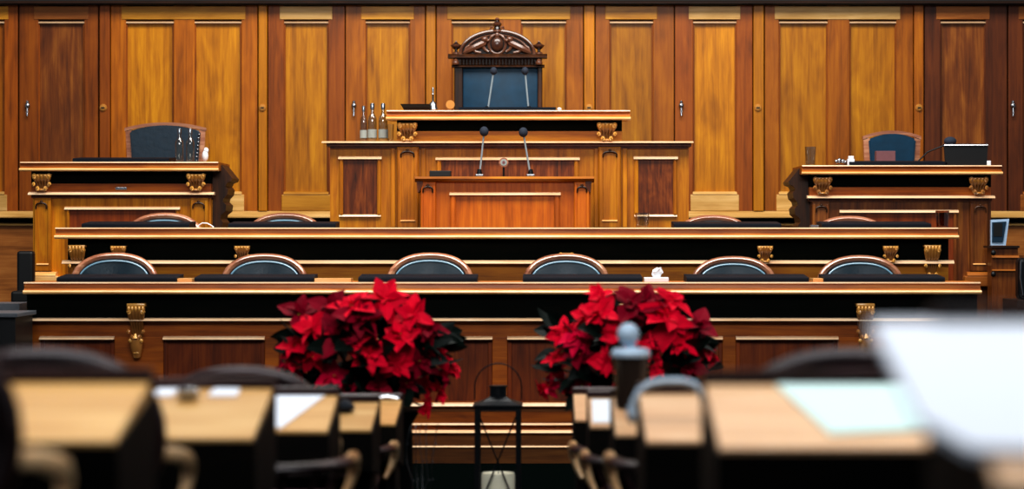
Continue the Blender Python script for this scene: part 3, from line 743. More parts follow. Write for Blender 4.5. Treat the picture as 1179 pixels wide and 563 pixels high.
t = thing('round_indicator', 'small round pale dial on a thin stem between the two lectern microphones', 'indicator', (X(580, DL), DL, zl))
c = Vector((X(580, DL), DL - .01, Z(187, DL))); m = MB()
bmesh.ops.create_cone(m.bm, cap_ends=True, segments=28, radius1=.035, radius2=.035, depth=.02, matrix=Matrix.Translation(c) @ Matrix.Rotation(R(90), 4, 'X')); m.build('rim', M['chairw'], t)
m = MB(); bmesh.ops.create_cone(m.bm, cap_ends=True, segments=28, radius1=.025, radius2=.025, depth=.026, matrix=Matrix.Translation(c) @ Matrix.Rotation(R(90), 4, 'X')); f_ = m.build('dial', M['label'], t)
m = MB(); bmesh.ops.create_cone(m.bm, cap_ends=True, segments=20, radius1=.011, radius2=.011, depth=.031, matrix=Matrix.Translation(c) @ Matrix.Rotation(R(90), 4, 'X')); m.build('centre', M['mauve'], f_)
m = MB(); m.tube([(c.x, c.y, zl + .002), (c.x, c.y, c.z - .034)], .007, 8); m.build('stem', M['ironb'], t)
m = MB(); m.px(494.5, 196.5, 519, 203.3, DL - .02, .14, .004); tag(m.build('control_box', M['black'], None), 'flat black box at the left end of the lectern top', 'box')
m = MB(); m.ball((X(644, DP), DP - .02, zp + .014), (.018, .018, .014), 10); tag(m.build('eraser', M['white'], None), 'tiny white lump on the rostrum top right of the dark pad', 'eraser')

# ---------------------------------------------------------------- things on side desks
for i, p in enumerate((206.5, 219)):
    bottle(p, 148, DP - .04, zs + .001, 'glass water bottle on the left side desk, ' + ['left one of the pair', 'right one of the pair'][i], 'bottles on the left side desk', labelled=False)
t = thing('drinking_glass', 'square-looking drinking glass with white cloth inside at the right end of the left side desk', 'glass', (X(235, DP), DP, zs))
tt = MB(); x = X(235.5, DP); tt.lathe([(0, .001), (.038, .001), (.044, .14), (.041, .14), (.035, .01), (0, .01)], (x, DP, zs + .001), 24, cap=False); tt.build('glass_body', M['thin'], t)
m = MB(); m.ball((x + .005, DP, zs + .05), (.025, .025, .045), 10); m.ball((x + .012, DP, zs + .09), (.02, .02, .025), 8); m.build('cloth', M['white'], t)
zr = Z(191, DP)
tumbler(933, 169, DP + .05, zr + .001, 'upside-down clear drinking glass at the left end of the right side desk', 'tum', 6.5)
t = thing('cruet_stand', 'small silver stand of trinkets beside the pad on the right side desk', 'stand', (X(968, DP), DP, zr))
m = MB(); m.lathe([(0, .002), (.04, .002), (.045, .012), (0, .014)], (X(968, DP), DP, zr), 16); m.build('tray', M['steel'], t)
for dx, rr in ((-.035, .014), (-.012, .02), (.015, .016), (.035, .012)):
    m = MB(); m.ball((X(968, DP) + dx, DP - .01, zr + .02 + rr), (rr, rr, rr), 10); m.build('bauble', M['steel'], t)
m = MB(); m.px(977, 179.5, 983, 183, DP + .02, .03, .002); m.px(976, 183, 984, 190.5, DP + .02, .04, .002); tag(m.build('card_box', M['white'], None), 'tiny white card box behind the left end of the right desk pad', 'box')
t = thing('monitor', 'black flat monitor lying back at the right end of the right side desk', 'monitor', (X(1112, DP), DP, zr))
m = MB(); D = DP - .02; m.prismy(D, D + .03, [(X(1089, D), zr + .002), (X(1136, D), zr + .002), (X(1137.5, D), Z(167, D)), (X(1087, D), Z(167, D))]); m.build('panel', M['black'], t)
m = MB(); lip(m, 1087, 1137.5, 165.6, 168, D, .012, .04); m.build('top_edge', M['steel'], t)
m = MB(); m.px(1136.5, 185, 1141, 190.6, DP - .03, .03, .003); tag(m.build('eraser', M['white'], None), 'small white block right of the black monitor', 'block')
t = thing('boom_microphone', 'microphone on a slanting arm behind the black monitor, right side desk', 'microphone', (X(1062, DP + .1), DP + .1, zr))
D = DP + .4
m = MB(); m.tube([(X(1056, D), D, zr + .04), (X(1068, D), D, Z(175, D)), (X(1088, D), D, Z(167, D))], .006, 8); m.build('arm', M['ironb'], t)
m = MB(); m.ball((X(1094, D), D, Z(162.5, D)), (.05, .035, .035), 16); m.build('mic_head', M['mic'], t)
m = MB(); m.lathe([(0, 0), (.05, 0), (.045, .02), (.01, .03), (0, .045)], (X(1056, D), D, zr + .001), 16); m.build('base', M['ironb'], t)
m = MB(); m.box(X(1008, 19.1), X(1030, 19.1), 19.05, 19.15, Z(188, 19.1), Z(174, 19.1), .003); 
tag(m.build('card_box', M['mauve'], None), 'small greyish card leaning behind the right side desk pad', 'card')
# second desk
tumbler(739.5, 245, DM + .03, zm + .001, 'clear drinking glass on the second long desk right of the lectern', 'tum', 8.5)
tumbler(1085, 242.5, DM + .03, zm + .001, 'brownish drinking glass at the right end of the second long desk', 'tumb', 8)
m = MB(); D = DM + .02; m.tube([(X(228, D), D, zm + .004), (X(229, D), D, zm + .02), (X(233, D), D, zm + .035), (X(239, D), D, zm + .032), (X(243, D), D, zm + .018), (X(246, D), D, zm + .005)], .005, 8)
tag(m.build('cable_loop', M['white'], None), 'white loop of cable on the second long desk near its left end', 'cable')
m = MB(); m.px(933, 259, 943, 262.3, DM + .02, .05, .003); tag(m.build('plug_box', M['steel'], None), 'small grey box left of the right pad on the second desk', 'box')
# front desk: tissue box and pale desktop strips
t = thing('tissue_box', 'white tissue box with a crumpled tissue on the frontmost desk', 'tissue box', (X(756, DF), DF, zf))
m = MB(); m.px(742, 319.5, 770, 324.8, DF, .12, .004); m.build('box', M['white'], t)
m = MB(); c = Vector((X(757, DF + .05), DF + .05, Z(316, DF)))
bmesh.ops.create_icosphere(m.bm, subdivisions=2, radius=.03, matrix=Matrix.Translation(c))
for v in m.bm.verts: v.co += Vector((rnd.uniform(-.012, .016), rnd.uniform(-.01, .01), rnd.uniform(-.006, .028)))
m.build('tissue', M['white'], t)
for i, (p, q) in enumerate(((204, 221), (362, 404), (936, 948))):
    m = MB(); m.px(p, 320.6, q, 324.8, DF + .05, .2, .002); tag(m.build('paper_stack', M['bead'], None), 'low pale strip of desktop on the frontmost desk between pads, ' + ['near its left end', 'left of centre', 'near its right end'][i], 'paper', 'pale desktop strips on the front desk')  # added bars imitate the lighter desk surface between the pads

# ---------------------------------------------------------------- edges of the picture
t = thing('padded_bench', 'dark leather seat back standing against the dull lower wall at far left', 'chair', (X(28, 18), 18, .3))
m = MB(); m.px(19, 289, 38, 346, 18.0, .1, .02); m.build('backrest', M['black'], t)
m = MB(); m.px(12, 335, 38, 350, 17.6, .4, .02); m.build('seat', M['black'], t)
m = MB(); m.box(X(14, 17.6), X(36, 17.6), 17.65, 18.05, 0, Z(349, 17.6)); m.build('base', M['darkw'], t)
t = thing('side_table', 'grey-topped side table at the left edge beside the frontmost desk', 'table', (X(-40, 15.6), 15.6, 0))
m = MB(); m.box(X(-150, 15.4), X(24, 15.4), 15.3, 15.88, Z(363, 15.4) - .01, Z(360, 15.4), .004); m.build('table_top', M['greytop'], t)
m = MB(); m.box(X(-145, 15.4), X(20, 15.4), 15.34, 15.86, 0, Z(364, 15.4)); m.build('base', M['black'], t)
m = MB(); m.box(X(-120, 16.3), X(26, 16.3), 16.2, 16.6, 0, Z(349, 16.3)); tag(m.build('low_cabinet', M['greytop'], None), 'grey low cabinet behind the side table at the left edge', 'cabinet')
t = thing('low_cabinet', 'brown low cabinet with stepped ledges at the right edge, below the small screen', 'cabinet', (X(1165, 18.3), 18.4, .44))
m = MB(); D = 18.3; m.px(1142, 284, 1172, 380, D, .18); m.px(1172, 294, 1240, 380, D + .05, .3); m.build('body', M['brown'], t)
m = MB(); lip(m, 1142, 1173, 294, 297, D - .01, .02, .02); lip(m, 1142, 1173, 310, 312, D - .01, .02, .02); m.build('moulding', M['palebrown'], t)
m = MB(); m.px(1138, 283, 1174, 285.5, D - .03, .21); m.build('top', M['darkw'], t)
m = MB()
for q in (291, 315.5): m.ball((X(1142, D), D - .06, Z(q, D)), (.02, .02, .022), 12)
m.build('knob', M['black'], t)
t = thing('small_screen', 'small tilted screen with pale bezel on the right edge cabinet', 'screen', (X(1151, 18.4), 18.4, Z(283, 18.4)))
D = 18.3
m = MB(); m.prismy(D, D + .04, [(X(1141, D), Z(282.6, D)), (X(1158, D), Z(282.6, D)), (X(1162, D), Z(252, D)), (X(1141, D), Z(253, D))]); m.build('bezel', M['screenf'], t)
m = MB(); m.prismy(D - .008, D + .01, [(X(1142, D), Z(279, D)), (X(1154.5, D), Z(279, D)), (X(1158.5, D), Z(255, D)), (X(1142, D), Z(256, D))]); m.build('display', M['screen'], t)
m = MB(); m.px(1144, 257, 1154, 272, D - .012, .01); m.build('display_window', M['black'], t)
t = thing('handbag', 'dark upright bag with pale glints at the very right edge', 'bag', (X(1180, 17.6), 17.6, .9))
D = 17.6
m = MB(); m.px(1173, 297, 1200, 345, D, .15, .03); m.build('bag_body', M['ironb'], t)
m = MB(); m.tube([(X(1175, D), D - .01, Z(300, D)), (X(1174, D), D - .015, Z(320, D)), (X(1177, D), D - .01, Z(340, D))], .006, 6); m.build('strap', M['steel'], t)
m = MB(); m.box(X(1165, D), X(1230, D), D - .2, D + .35, 0, Z(345, D)); tag(m.build('low_cabinet', M['darkw'], None), 'dark low cabinet carrying the bag at the right edge', 'cabinet')

# ---------------------------------------------------------------- poinsettias
def leafmesh(L_, Wd, droop, fold, jag=0):
    m = []; n = 7
    for i in range(n + 1):
        t_ = i / n; w = Wd * (math.sin(math.pi * min(1, t_ ** .8 * 1.0)) ** .8) * (1 - .15 * t_)
        if jag and i in (3, 4): w *= 1 + jag
        z = -droop * t_ * t_
        m.append(((-w, t_ * L_, z + fold * w), (0, t_ * L_, z), (w, t_ * L_, z + fold * w)))
    return m
def add_leaf(mb, mat, L_, Wd, droop, fold, jag=0):
    rows = leafmesh(L_, Wd, droop, fold, jag)
    vs = [[mb.bm.verts.new(mat @ Vector(p)) for p in r] for r in rows]
    for A, B in zip(vs, vs[1:]):
        for k in (0, 1): mb.bm.faces.new((A[k], A[k + 1], B[k + 1], B[k]))
def head_mesh(name, mat, seed, size):
    r = random.Random(seed); mb = MB()
    for layer, (n, L_, tilt) in enumerate(((6, size, 8), (4, size * .7, 30), (3, size * .42, 48))):
        for k in range(n):
            a = 2 * math.pi * (k + r.uniform(-.25, .25)) / n + layer * .5
            Mx = Matrix.Translation((0, 0, .008 * layer)) @ Matrix.Rotation(a, 4, 'Z') @ Matrix.Rotation(R(tilt - 8 + r.uniform(-38, 26)), 4, 'X') @ Matrix.Rotation(R(r.uniform(-45, 45)), 4, 'Y')
            l = L_ * r.uniform(.7, 1.15)
            add_leaf(mb, Mx, l, l * r.uniform(.26, .34), l * r.uniform(.05, .35), r.uniform(.1, .35), r.uniform(0, .25))
    me = bpy.data.meshes.new(name); mb.bm.to_mesh(me); mb.bm.free(); me.materials.append(mat)
    return me
hm = [head_mesh('flower_head', M[c], s, z) for c, s, z in (('red', 1, .165), ('red', 2, .15), ('crimson', 3, .15), ('pinkred', 4, .14), ('red', 5, .13))]
cb = MB()
for k in range(7): cb.ball((.012 * math.cos(k), .012 * math.sin(k), .03), .006, 6)
cme_o = cb.build('flower_centre', M['yellowgreen'], None); cme = cme_o.data; bpy.data.objects.remove(cme_o)
def poinsettia(label, heads, cx, cz, rx, rz, ped, Dp):
    t = thing('poinsettia', label, 'plant', (X(ped, Dp), Dp, .62))
    base = Vector(t.location)
    lv = MB(); r = random.Random(int(ped))
    for k in range(300):
        th = r.uniform(0, 2 * math.pi); ph = math.acos(r.uniform(-.75, 1)); q = r.uniform(.35, .9)
        d = Vector((math.sin(ph) * math.cos(th), math.sin(ph) * math.sin(th), math.cos(ph)))
        q = r.uniform(.55, 1.08) if d.z < .45 else r.uniform(.35, .72)
        p = Vector((X(cx, Dp) + d.x * rx * q * .84, Dp + d.y * rx * .8 * q, cz + d.z * rz * q * (.62 if d.z > 0 else 1) - .03))
        rot = d.to_track_quat('Y', 'Z').to_matrix().to_4x4() @ Matrix.Rotation(r.uniform(0, 6.28), 4, 'Y')
        l = r.uniform(.1, .17)
        add_leaf(lv, Matrix.Translation(p) @ rot, l, l * .33, l * .3, .2)
    lo = lv.build('leaves', M['leaf'], t); lo['kind'] = 'stuff'
    st = MB()
    for k, (px, py, hi, sc) in enumerate(heads):
        hx, hz = X(px, Dp), Z(py, Dp)
        u = (hx - X(cx, Dp)) / rx; v = (hz - cz) / rz; q = max(0, 1 - u * u - v * v)
        d = Vector((u * .8, -.35 - math.sqrt(q) * .8, v * .7 + .32)); 
        y = Dp - math.sqrt(q) * rx * .8
        o = bpy.data.objects.new('flower_head', hm[hi]); col.objects.link(o); o.parent = t
        o.location = Vector((hx, y, hz)) - base
        d.x += r.uniform(-.45, .45); d.z += r.uniform(.0, .8)
        o.rotation_mode = 'QUATERNION'; o.rotation_quaternion = d.normalized().to_track_quat('Z', 'Y') @ Matrix.Rotation(r.uniform(0, 6.28), 3, 'Z').to_quaternion()
        sc *= .93; o.scale = (sc, sc, sc)
        c2 = bpy.data.objects.new('flower_centre', cme); col.objects.link(c2); c2.parent = o
        st.tube([(X(cx, Dp), Dp, cz - rz * .9), ((hx + X(cx, Dp)) / 2, (y + Dp) / 2, (hz + cz - rz * .6) / 2), (hx, y, hz)], .005, 5)
    st.build('stems', M['stemg'], t)
    pt = MB(); pt.lathe([(0, 0), (.11, 0), (.15, .2), (.16, .22), (.14, .22), (0, .2)], (X(ped, Dp), Dp, .62), 24); pt.build('pot', M['ped'], t)
    pd = MB(); pd.lathe([(0, 0), (.2, 0), (.2, .03), (.17, .05), (.16, .55), (.19, .6), (.19, .618), (0, .618)], (X(ped, Dp), Dp, 0), 28)
    tag(pd.build('plant_pedestal', M['ped'], None), 'black round pedestal carrying the %s poinsettia' % ('left' if ped < 600 else 'right'), 'pedestal')
Dp = 12.2
HL = [(410, 350, 1, 1.0), (445, 345, 0, 1.15), (478, 362, 0, 1.0), (368, 378, 0, 1.1), (345, 395, 1, .8), (395, 385, 2, .9), (350, 360, 2, .9), (430, 405, 1, .95), (458, 415, 0, .8), (388, 430, 3, .85), (340, 425, 4, .8),
      (465, 385, 0, 1.0), (505, 405, 4, .8), (512, 430, 3, .7), (490, 445, 1, .7), (405, 445, 3, .6), (328, 432, 2, .7), (495, 380, 2, .8), (490, 470, 1, .55), (420, 362, 2, 1.0), (385, 352, 2, .8), (365, 408, 4, .7), (440, 440, 2, .6), (470, 440, 2, .6), (375, 445, 1, .5), (325, 425, 3, .55), (340, 408, 0, .7), (520, 425, 1, .6), (505, 450, 0, .65), (485, 415, 2, .7)]
poinsettia('big red poinsettia on a black pedestal, left one', HL, 422, .98, .42, .32, 438, Dp)
HR = [(690, 360, 0, 1.1), (765, 365, 0, 1.25), (725, 350, 2, 1.1), (665, 385, 3, 1.0), (650, 380, 0, .8), (710, 385, 1, .9), (640, 410, 1, .65), (632, 445, 3, .75), (645, 440, 4, .6), (700, 412, 1, .75), (735, 395, 0, .9), (780, 395, 0, .9),
      (810, 403, 4, .7), (800, 375, 2, .9), (770, 345, 1, .9), (690, 340, 0, .7), (665, 405, 2, .7), (755, 420, 4, .6), (790, 420, 2, .7), (715, 440, 2, .7), (670, 440, 2, .6), (740, 345, 2, .8), (815, 395, 3, .5), (725, 430, 3, .6), (625, 450, 1, .5), (640, 425, 0, .55), (820, 410, 0, .5), (675, 365, 0, .9)]
poinsettia('big red poinsettia on a black pedestal, right one, behind the flask', HR, 722, .98, .42, .32, 705, Dp)
# glittering twig beside the left pedestal
t = MB(); r = random.Random(3)
for k in range(5):
    x = X(478 + k * 3, 12.0); pts = [(x, 11.98, .02)]
    for j in range(6): pts.append((x + r.uniform(-.02, .02) + j * .004 * (k - 2), 11.98 + r.uniform(-.02, .02), .02 + (j + 1) * .09))
    t.tube(pts, .002, 5)
    for p in pts[1:]:
        t.ball((p[0] + .006, p[1], p[2]), .004, 6)
tag(t.build('glittering_twigs', M['steel'], None), 'thin glittering twigs standing right of the left pedestal', 'twigs')

# ---------------------------------------------------------------- lantern
Dn = 13.0
lx = X(573.5, Dn); hw = X(597, Dn) - lx; zt = Z(467, Dn)
t = thing('lantern', 'black metal lantern with glass sides and ring handle on the floor', 'lantern', (lx, Dn, 0))
for sx in (-1, 1):
    for sy in (-1, 1):
        m = MB(); m.box(lx + sx * hw - .014, lx + sx * hw + .014, Dn + sy * hw - .014, Dn + sy * hw + .014, .02, zt, .003); m.build('corner_post', M['ironb'], t)
m = MB(); m.box(lx - hw - .02, lx + hw + .02, Dn - hw - .02, Dn + hw + .02, 0, .03, .005); m.build('base', M['ironb'], t)
m = MB(); 
for sy in (-1, 1): m.box(lx - hw, lx + hw, Dn + sy * hw - .01, Dn + sy * hw + .01, zt - .02, zt)
for sx in (-1, 1): m.box(lx + sx * hw - .01, lx + sx * hw + .01, Dn - hw, Dn + hw, zt - .02, zt)
m.build('top_frame', M['ironb'], t)
m = MB(); rings = []
for s_, z in ((1.2, zt), (1.2, zt + .01), (.95, zt + .018), (.7, zt + .028), (.5, zt + .042), (.4, zt + .05)):
    rings.append([m.bm.verts.new((lx + a * hw * s_, Dn + b * hw * s_, z)) for a, b in ((-1, -1), (1, -1), (1, 1), (-1, 1))])
for A, B in zip(rings, rings[1:]):
    for k in range(4): m.bm.faces.new((A[k], A[(k + 1) % 4], B[(k + 1) % 4], B[k]))
m.bm.faces.new(rings[0]); m.bm.faces.new(rings[-1]); m.build('roof', M['ironb'], t)
m = MB(); m.lathe([(0, 0), (.045, 0), (.045, .05), (.05, .052), (.05, .06), (0, .062)], (lx, Dn, zt + .048), 20); m.build('chimney_cap', M['ironb'], t)
m = MB(); m.tube([(lx - .125, Dn, zt + .03)] + [(lx + .125 * math.cos(q), Dn, zt + .1 + .125 * math.sin(q)) for q in [math.pi - math.pi * k / 20 for k in range(21)]] + [(lx + .125, Dn, zt + .03)], .004, 6); m.build('ring_handle', M['ironb'], t)
m = MB()
for sy in (-1,):
    m.tube([(lx - hw, Dn + sy * hw, zt - .02), (lx + hw, Dn + sy * hw, .03)], .0045, 6); m.tube([(lx + hw, Dn + sy * hw, zt - .02), (lx - hw, Dn + sy * hw, .03)], .0045, 6)
m.tube([(lx + hw, Dn - hw, zt - .02), (lx + hw, Dn + hw, .03)], .0045, 6); m.tube([(lx - hw, Dn - hw, zt - .02), (lx - hw, Dn + hw, .03)], .0045, 6)
m.build('cross_wire', M['ironb'], t)
for sy in (-1, 1):
    m = MB(); m.box(lx - hw + .014, lx + hw - .014, Dn + sy * hw - .0015, Dn + sy * hw + .0015, .03, zt - .02); m.build('glass_pane', M['thin'], t)
m = MB(); cz_ = Z(544, Dn); m.lathe([(0, 0), (.088, 0), (.09, .01), (.09, cz_ - .045), (.086, cz_ - .032), (.075, cz_ - .032), (.06, cz_ - .045), (0, cz_ - .05)], (lx, Dn, .031), 32)
cd = thing('pillar_candle', 'thick cream pillar candle inside the black lantern', 'candle', (lx, Dn, .031)); m.build('wax', M['wax'], cd)
m = MB(); m.tube([(lx, Dn, cz_ - .02), (lx + .003, Dn, cz_ + .01)], .002, 6); m.build('wick', M['wick'], cd)

# ---------------------------------------------------------------- members' desks in the hall
def hall_desk(label, side, xe, Dn_, Df, zn, zf_, floor, width, group=None):
    """sloping-lid desk; xe is the aisle edge, side -1 left bank, +1 right bank"""
    xa, xb = (xe - width, xe) if side < 0 else (xe, xe + width)
    t = thing('writing_desk', label, 'desk', ((xa + xb) / 2, Df, floor), group)
    m = MB(); m.prismx(xa, xb, [(Dn_, zn), (Dn_ + .002, zn - .01), (Df, zf_ - .035), (Df, zf_)]); m.build('desk_lid', M['member' if side < 0 else 'memberr'], t)
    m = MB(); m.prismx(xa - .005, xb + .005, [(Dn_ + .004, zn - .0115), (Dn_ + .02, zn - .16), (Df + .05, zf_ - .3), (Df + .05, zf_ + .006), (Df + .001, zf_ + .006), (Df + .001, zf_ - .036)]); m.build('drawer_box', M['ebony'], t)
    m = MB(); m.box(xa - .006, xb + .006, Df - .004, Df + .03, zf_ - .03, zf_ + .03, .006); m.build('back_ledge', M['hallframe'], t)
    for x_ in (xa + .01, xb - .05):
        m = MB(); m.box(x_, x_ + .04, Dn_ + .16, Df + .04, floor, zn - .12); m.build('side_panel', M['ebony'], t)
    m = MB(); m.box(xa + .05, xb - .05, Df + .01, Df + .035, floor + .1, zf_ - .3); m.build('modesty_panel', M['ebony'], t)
    return t
rowsL = [(-.871, 5.0, 5.45, 1.075, 1.169, .39), (-.787, 6.7, 7.2, .938, 1.045, .25), (-.712, 8.2, 8.62, .838, .93, .16), (-.648, 9.4, 9.85, .745, .822, .06), (-.619, 10.5, 11.0, .683, .752, .0)]
rowsR = [(.373, 5.0, 5.45, 1.06, 1.165, .39), (.298, 6.7, 7.2, .929, 1.03, .25), (.26, 8.2, 8.62, .826, .925, .16), (.20, 9.4, 9.85, .758, .84, .06), (.158, 10.5, 11.0, .70, .78, .0)]
ordn = ['nearest the camera', 'second row from the camera', 'third row from the camera', 'fourth row from the camera', 'front row, closest to the poinsettia']
for i, rw in enumerate(rowsL): hall_desk('tan-topped sloping desk left of the aisle, ' + ordn[i], -1, rw[0], rw[1], rw[2], rw[3], rw[4], rw[5], 2.2, 'sloping desks left of the aisle')
for i, rw in enumerate(rowsR): hall_desk('tan-topped sloping desk right of the aisle, ' + ordn[i], 1, rw[0], rw[1], rw[2], rw[3], rw[4], rw[5], 2.2, 'sloping desks right of the aisle')
hall_desk('closest sloping desk at the lower right corner, under the large white papers', 1, .54, 2.85, 3.3, 1.205, 1.37, .55, 1.2)
# tiers under the hall desks
tiers = [(2.2, 3.9, .55), (3.9, 5.75, .39), (5.75, 7.35, .25), (7.35, 8.75, .16), (8.75, 9.95, .06)]
for k, (y0, y1, z) in enumerate(tiers):
    struct('trim_%d' % (30 + k), MB().box(-3.6, 3.2, y0, y1, 0, z - .001), M['carpet'])
# hall chairs
hchair = make_chair('armchair', 'x', 'hallframe', hide='plum')
def make_low_chair():
    t = thing('low_armchair', 'x', 'chair', (0, 0, 0))
    m = MB(); m.tube([(.3 * math.cos(a), .3 * math.sin(a), .6) for a in [math.pi * k / 20 for k in range(21)]], .02, 10, flat=(1.5, .8)); m.build('back_rail', M['hallframe'], t)
    for sx in (-1, 1):
        m = MB(); m.tube([(sx * .3, .02, .596), (sx * .31, -.08, .6), (sx * .315, -.17, .59), (sx * .31, -.225, .55), (sx * .295, -.22, .5), (sx * .27, -.18, .45)], [.012, .017, .02, .019, .016, .01], 10, flat=(1, 1.5)); m.build('armrest', M['armw'], t)
    for k in range(7):
        a = math.pi * (k + .5) / 7; m = MB(); m.tube([(.23 * math.cos(a), .22 * math.sin(a), .46), (.295 * math.cos(a), .295 * math.sin(a), .6)], .011, 6); m.build('spindle', M['hallframe'], t)
    m = MB(); m.box(-.25, .25, -.25, .22, .42, .48, .03); m.smooth = True; m.build('seat', M['plum'], t)
    for sx in (-1, 1):
        for sy in (-1, 1):
            m = MB(); m.tube([(sx * .22, sy * .2, .43), (sx * .235, sy * .23, 0.02)], [.022, .015], 8); lg = m.build('leg', M['hallframe'], t)
            m = MB(); m.lathe([(0, 0), (.017, 0), (.017, .03), (0, .03)], (sx * .235, sy * .23, 0), 10); m.build('brass_foot', M['brass'], lg)
    return t
used = [False]
def hall_chair(loc, lab, grp):
    if not used[0]:
        used[0] = True; hchair.location = loc; hchair.rotation_euler = (0, 0, R(180)); hchair['label'] = lab; hchair['group'] = grp
    else: dup(hchair, loc, R(180), lab, grp)
wordL = ['left of the aisle, closest to the camera', 'left of the aisle, second row from the camera', 'left of the aisle, third row from the camera', 'left of the aisle, fourth row from the camera', 'left of the aisle, row beside the poinsettia']
for x_, y_, k in [(-1.25, 4.4, 0), (-1.24, 6.05, 1), (-1.07, 8.76, 3)]:
    hall_chair((x_, y_ + .24, rowsL[k][5]), 'dark round-backed chair, ' + wordL[k], 'round-backed chairs left of the aisle')
for x_, y_, k in [(1.35, 4.4, 0), (.78, 6.05, 1)]:
    hall_chair((x_, y_ + .24, rowsR[k][5] + (.0 if k else .0)), 'dark round-backed chair, ' + wordL[k].replace('left', 'right'), 'round-backed chairs right of the aisle')
low = make_low_chair(); first = True
for x_, y_, z_, w_ in [(-.93, 7.95, .16, wordL[2]), (-.93, 10.26, 0, wordL[4]), (.55, 7.95, .16, wordL[2].replace('left', 'right')), (.49, 9.15, .06, wordL[3].replace('left', 'right')), (.46, 10.25, 0, wordL[4].replace('left', 'right'))]:
    lab = 'low chair with pale curved arm rail, ' + w_; g_ = 'low chairs tucked under the sloping desks'
    if first: low.location = (x_, y_, z_); low.rotation_euler = (0, 0, R(180)); low['label'] = lab; low['group'] = g_; first = False
    else: dup(low, (x_, y_, z_), R(180), lab, g_)

def on_lid(rw, x_, y_, up=0):
    f_ = (y_ - rw[1]) / (rw[2] - rw[1]); return Vector((x_, y_, rw[3] + (rw[4] - rw[3]) * f_ + up))
def sheet(name, rw, corners, mat, label, thick=.006):
    m = MB(); lo = [m.bm.verts.new(on_lid(rw, x_, y_, .001)) for x_, y_ in corners]; hi = [m.bm.verts.new(on_lid(rw, x_, y_, .001 + thick)) for x_, y_ in corners]
    m._cap(lo, hi); return tag(m.build(name, M[mat], None), label, 'paper')
R0 = (.471, 2.85, 3.3, 1.205, 1.37, .55)
sheet('paper_stack', R0, [(.45, 3.3), (.98, 3.3), (.98, 2.9), (.52, 2.92), (.47, 3.0)], 'bluewhite', 'big blurred bluish-white papers on the closest desk at lower right', .012)
sheet('paper_sheet', rowsR[0], [(.53, 5.43), (.9, 5.43), (.9, 5.12), (.61, 5.08)], 'mint', 'blurred pale mint paper on the nearest desk right of the aisle', .006)
sheet('paper_sheet', rowsL[2], [(-.98, 8.6), (-.755, 8.6), (-.87, 8.22), (-.985, 8.24)], 'bluewhite', 'blurred white sheet on the third desk left of the aisle', .006)
sheet('paper_sheet', rowsL[1], [(-.955, 7.17), (-.88, 7.17), (-.88, 7.1), (-.965, 7.1)], 'bluewhite', 'small white slip at the far edge of the second desk left of the aisle', .008)
sheet('paper_sheet', rowsL[1], [(-1.12, 7.17), (-1.06, 7.17), (-1.07, 7.1), (-1.13, 7.1)], 'bluewhite', 'smaller white slip beside a glint on the second desk left of the aisle', .008)
sheet('paper_sheet', rowsR[3], [(.215, 9.8), (.3, 9.8), (.29, 9.45), (.21, 9.45)], 'white', 'white sheet on the fourth desk right of the aisle', .004)
# glint on L2
m = MB(); p = on_lid(rowsL[1], -1.02, 7.08, .007); m.lathe([(0, 0), (.03, 0), (.033, .02), (.02, .03), (0, .032)], p, 16); tag(m.build('metal_lid', M['steel'], None), 'small shiny round lid on the second desk left of the aisle', 'lid')
# dark object with blue sheen on L4, chrome on L5/R5
m = MB(); p = on_lid(rowsL[3], -.77, 9.68, .008); m.lathe([(0, 0), (.035, 0), (.04, .015), (.025, .035), (0, .045)], p, 16); tag(m.build('paperweight', M['pad'], None), 'dark rounded paperweight on the fourth desk left of the aisle', 'paperweight')
m = MB(); p = on_lid(rowsL[4], -.68, 10.93); m.tube([p + Vector((-.05, 0, .02)), p + Vector((0, 0, .03)), p + Vector((.05, 0, .02))], .008, 8); tag(m.build('pen', M['steel'], None), 'shiny pen at the far edge of the front-row desk left of the aisle', 'pen')
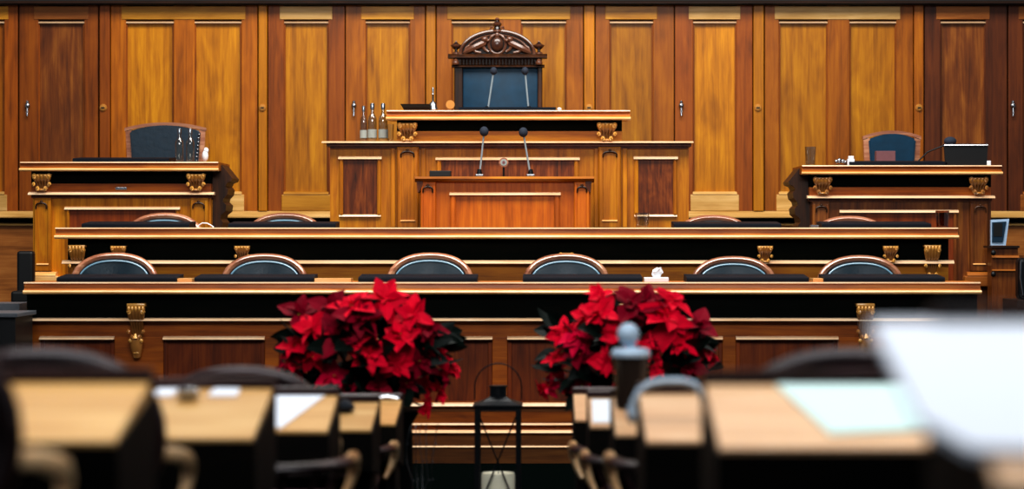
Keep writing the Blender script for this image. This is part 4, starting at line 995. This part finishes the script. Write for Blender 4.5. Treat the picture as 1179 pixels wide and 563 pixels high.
# flask on R3
t = thing('flask', 'blurred smoky flask with pale round-knobbed lid on the third desk right of the aisle', 'flask', on_lid(rowsR[2], .322, 8.5))
p = Vector((.322, 8.5, .901))
m = MB(); m.lathe([(0, 0), (.05, 0), (.052, .01), (.06, .17), (0, .172)], p, 24); m.build('flask_body', M['smoke'], t)
m = MB(); m.lathe([(0, .172), (.068, .172), (.07, .185), (.06, .2), (.02, .205), (.02, .215), (0, .216)], p, 24); m.build('lid', M['greylid'], t)
m = MB(); m.ball(p + Vector((-.008, 0, .25)), .04, 18); m.build('lid_knob', M['greylid'], t)
# headphones on R2
t = thing('headphones', 'blurred silver curved headphones on the second desk right of the aisle', 'headphones', on_lid(rowsR[1], .38, 6.95))
pts = []
Q = 6.9
for px, py in ((727, 478), (729, 462), (736, 449), (748, 441), (765, 438), (785, 438), (800, 442), (806, 452), (812, 468), (822, 485), (829, 505)):
    pts.append((X(px, Q), Q - .02, Z(py, Q)))
m = MB(); m.tube(pts, [.009] * len(pts), 8, flat=(1.4, 1)); m.build('headband', M['greylid'], t)
m = MB(); m.ball((X(728, Q), Q, Z(476, Q)), (.016, .035, .03), 12); m.ball((X(829, Q), Q, Z(500, Q)), (.016, .035, .03), 12); m.build('ear_cushion', M['greylid'], t)

# ---------------------------------------------------------------- light
def area(name, loc, target, sx, sy, power, colr=(1, 1, 1)):
    l = bpy.data.lights.new(name, 'AREA'); l.shape = 'RECTANGLE'; l.size = sx; l.size_y = sy; l.energy = power; l.color = colr
    o = bpy.data.objects.new(name, l); col.objects.link(o); o.location = loc
    o.rotation_euler = (Vector(target) - Vector(loc)).to_track_quat('-Z', 'Y').to_euler(); return o
area('skylight', (0, 15.2, 7.6), (0, 18.2, 1.5), 9, 3, 850, (1, .96, .9))
fl = area('fill_light', (0, 6.5, 5.2), (0, 17, 1.4), 6, 1.5, 42, (1, .98, .95)); fl.data.spread = R(70)  # added fill lamp brightening flowers, candle and desk fronts; no real source
area('skylight_hall', (0, 5.2, 6.2), (0, 6.6, 0), 7, 5, 400, (.93, .96, 1))
w = bpy.data.worlds.new('world'); S.world = w; w.use_nodes = True
w.node_tree.nodes['Background'].inputs['Color'].default_value = (.75, .87, 1, 1)
w.node_tree.nodes['Background'].inputs['Strength'].default_value = .16
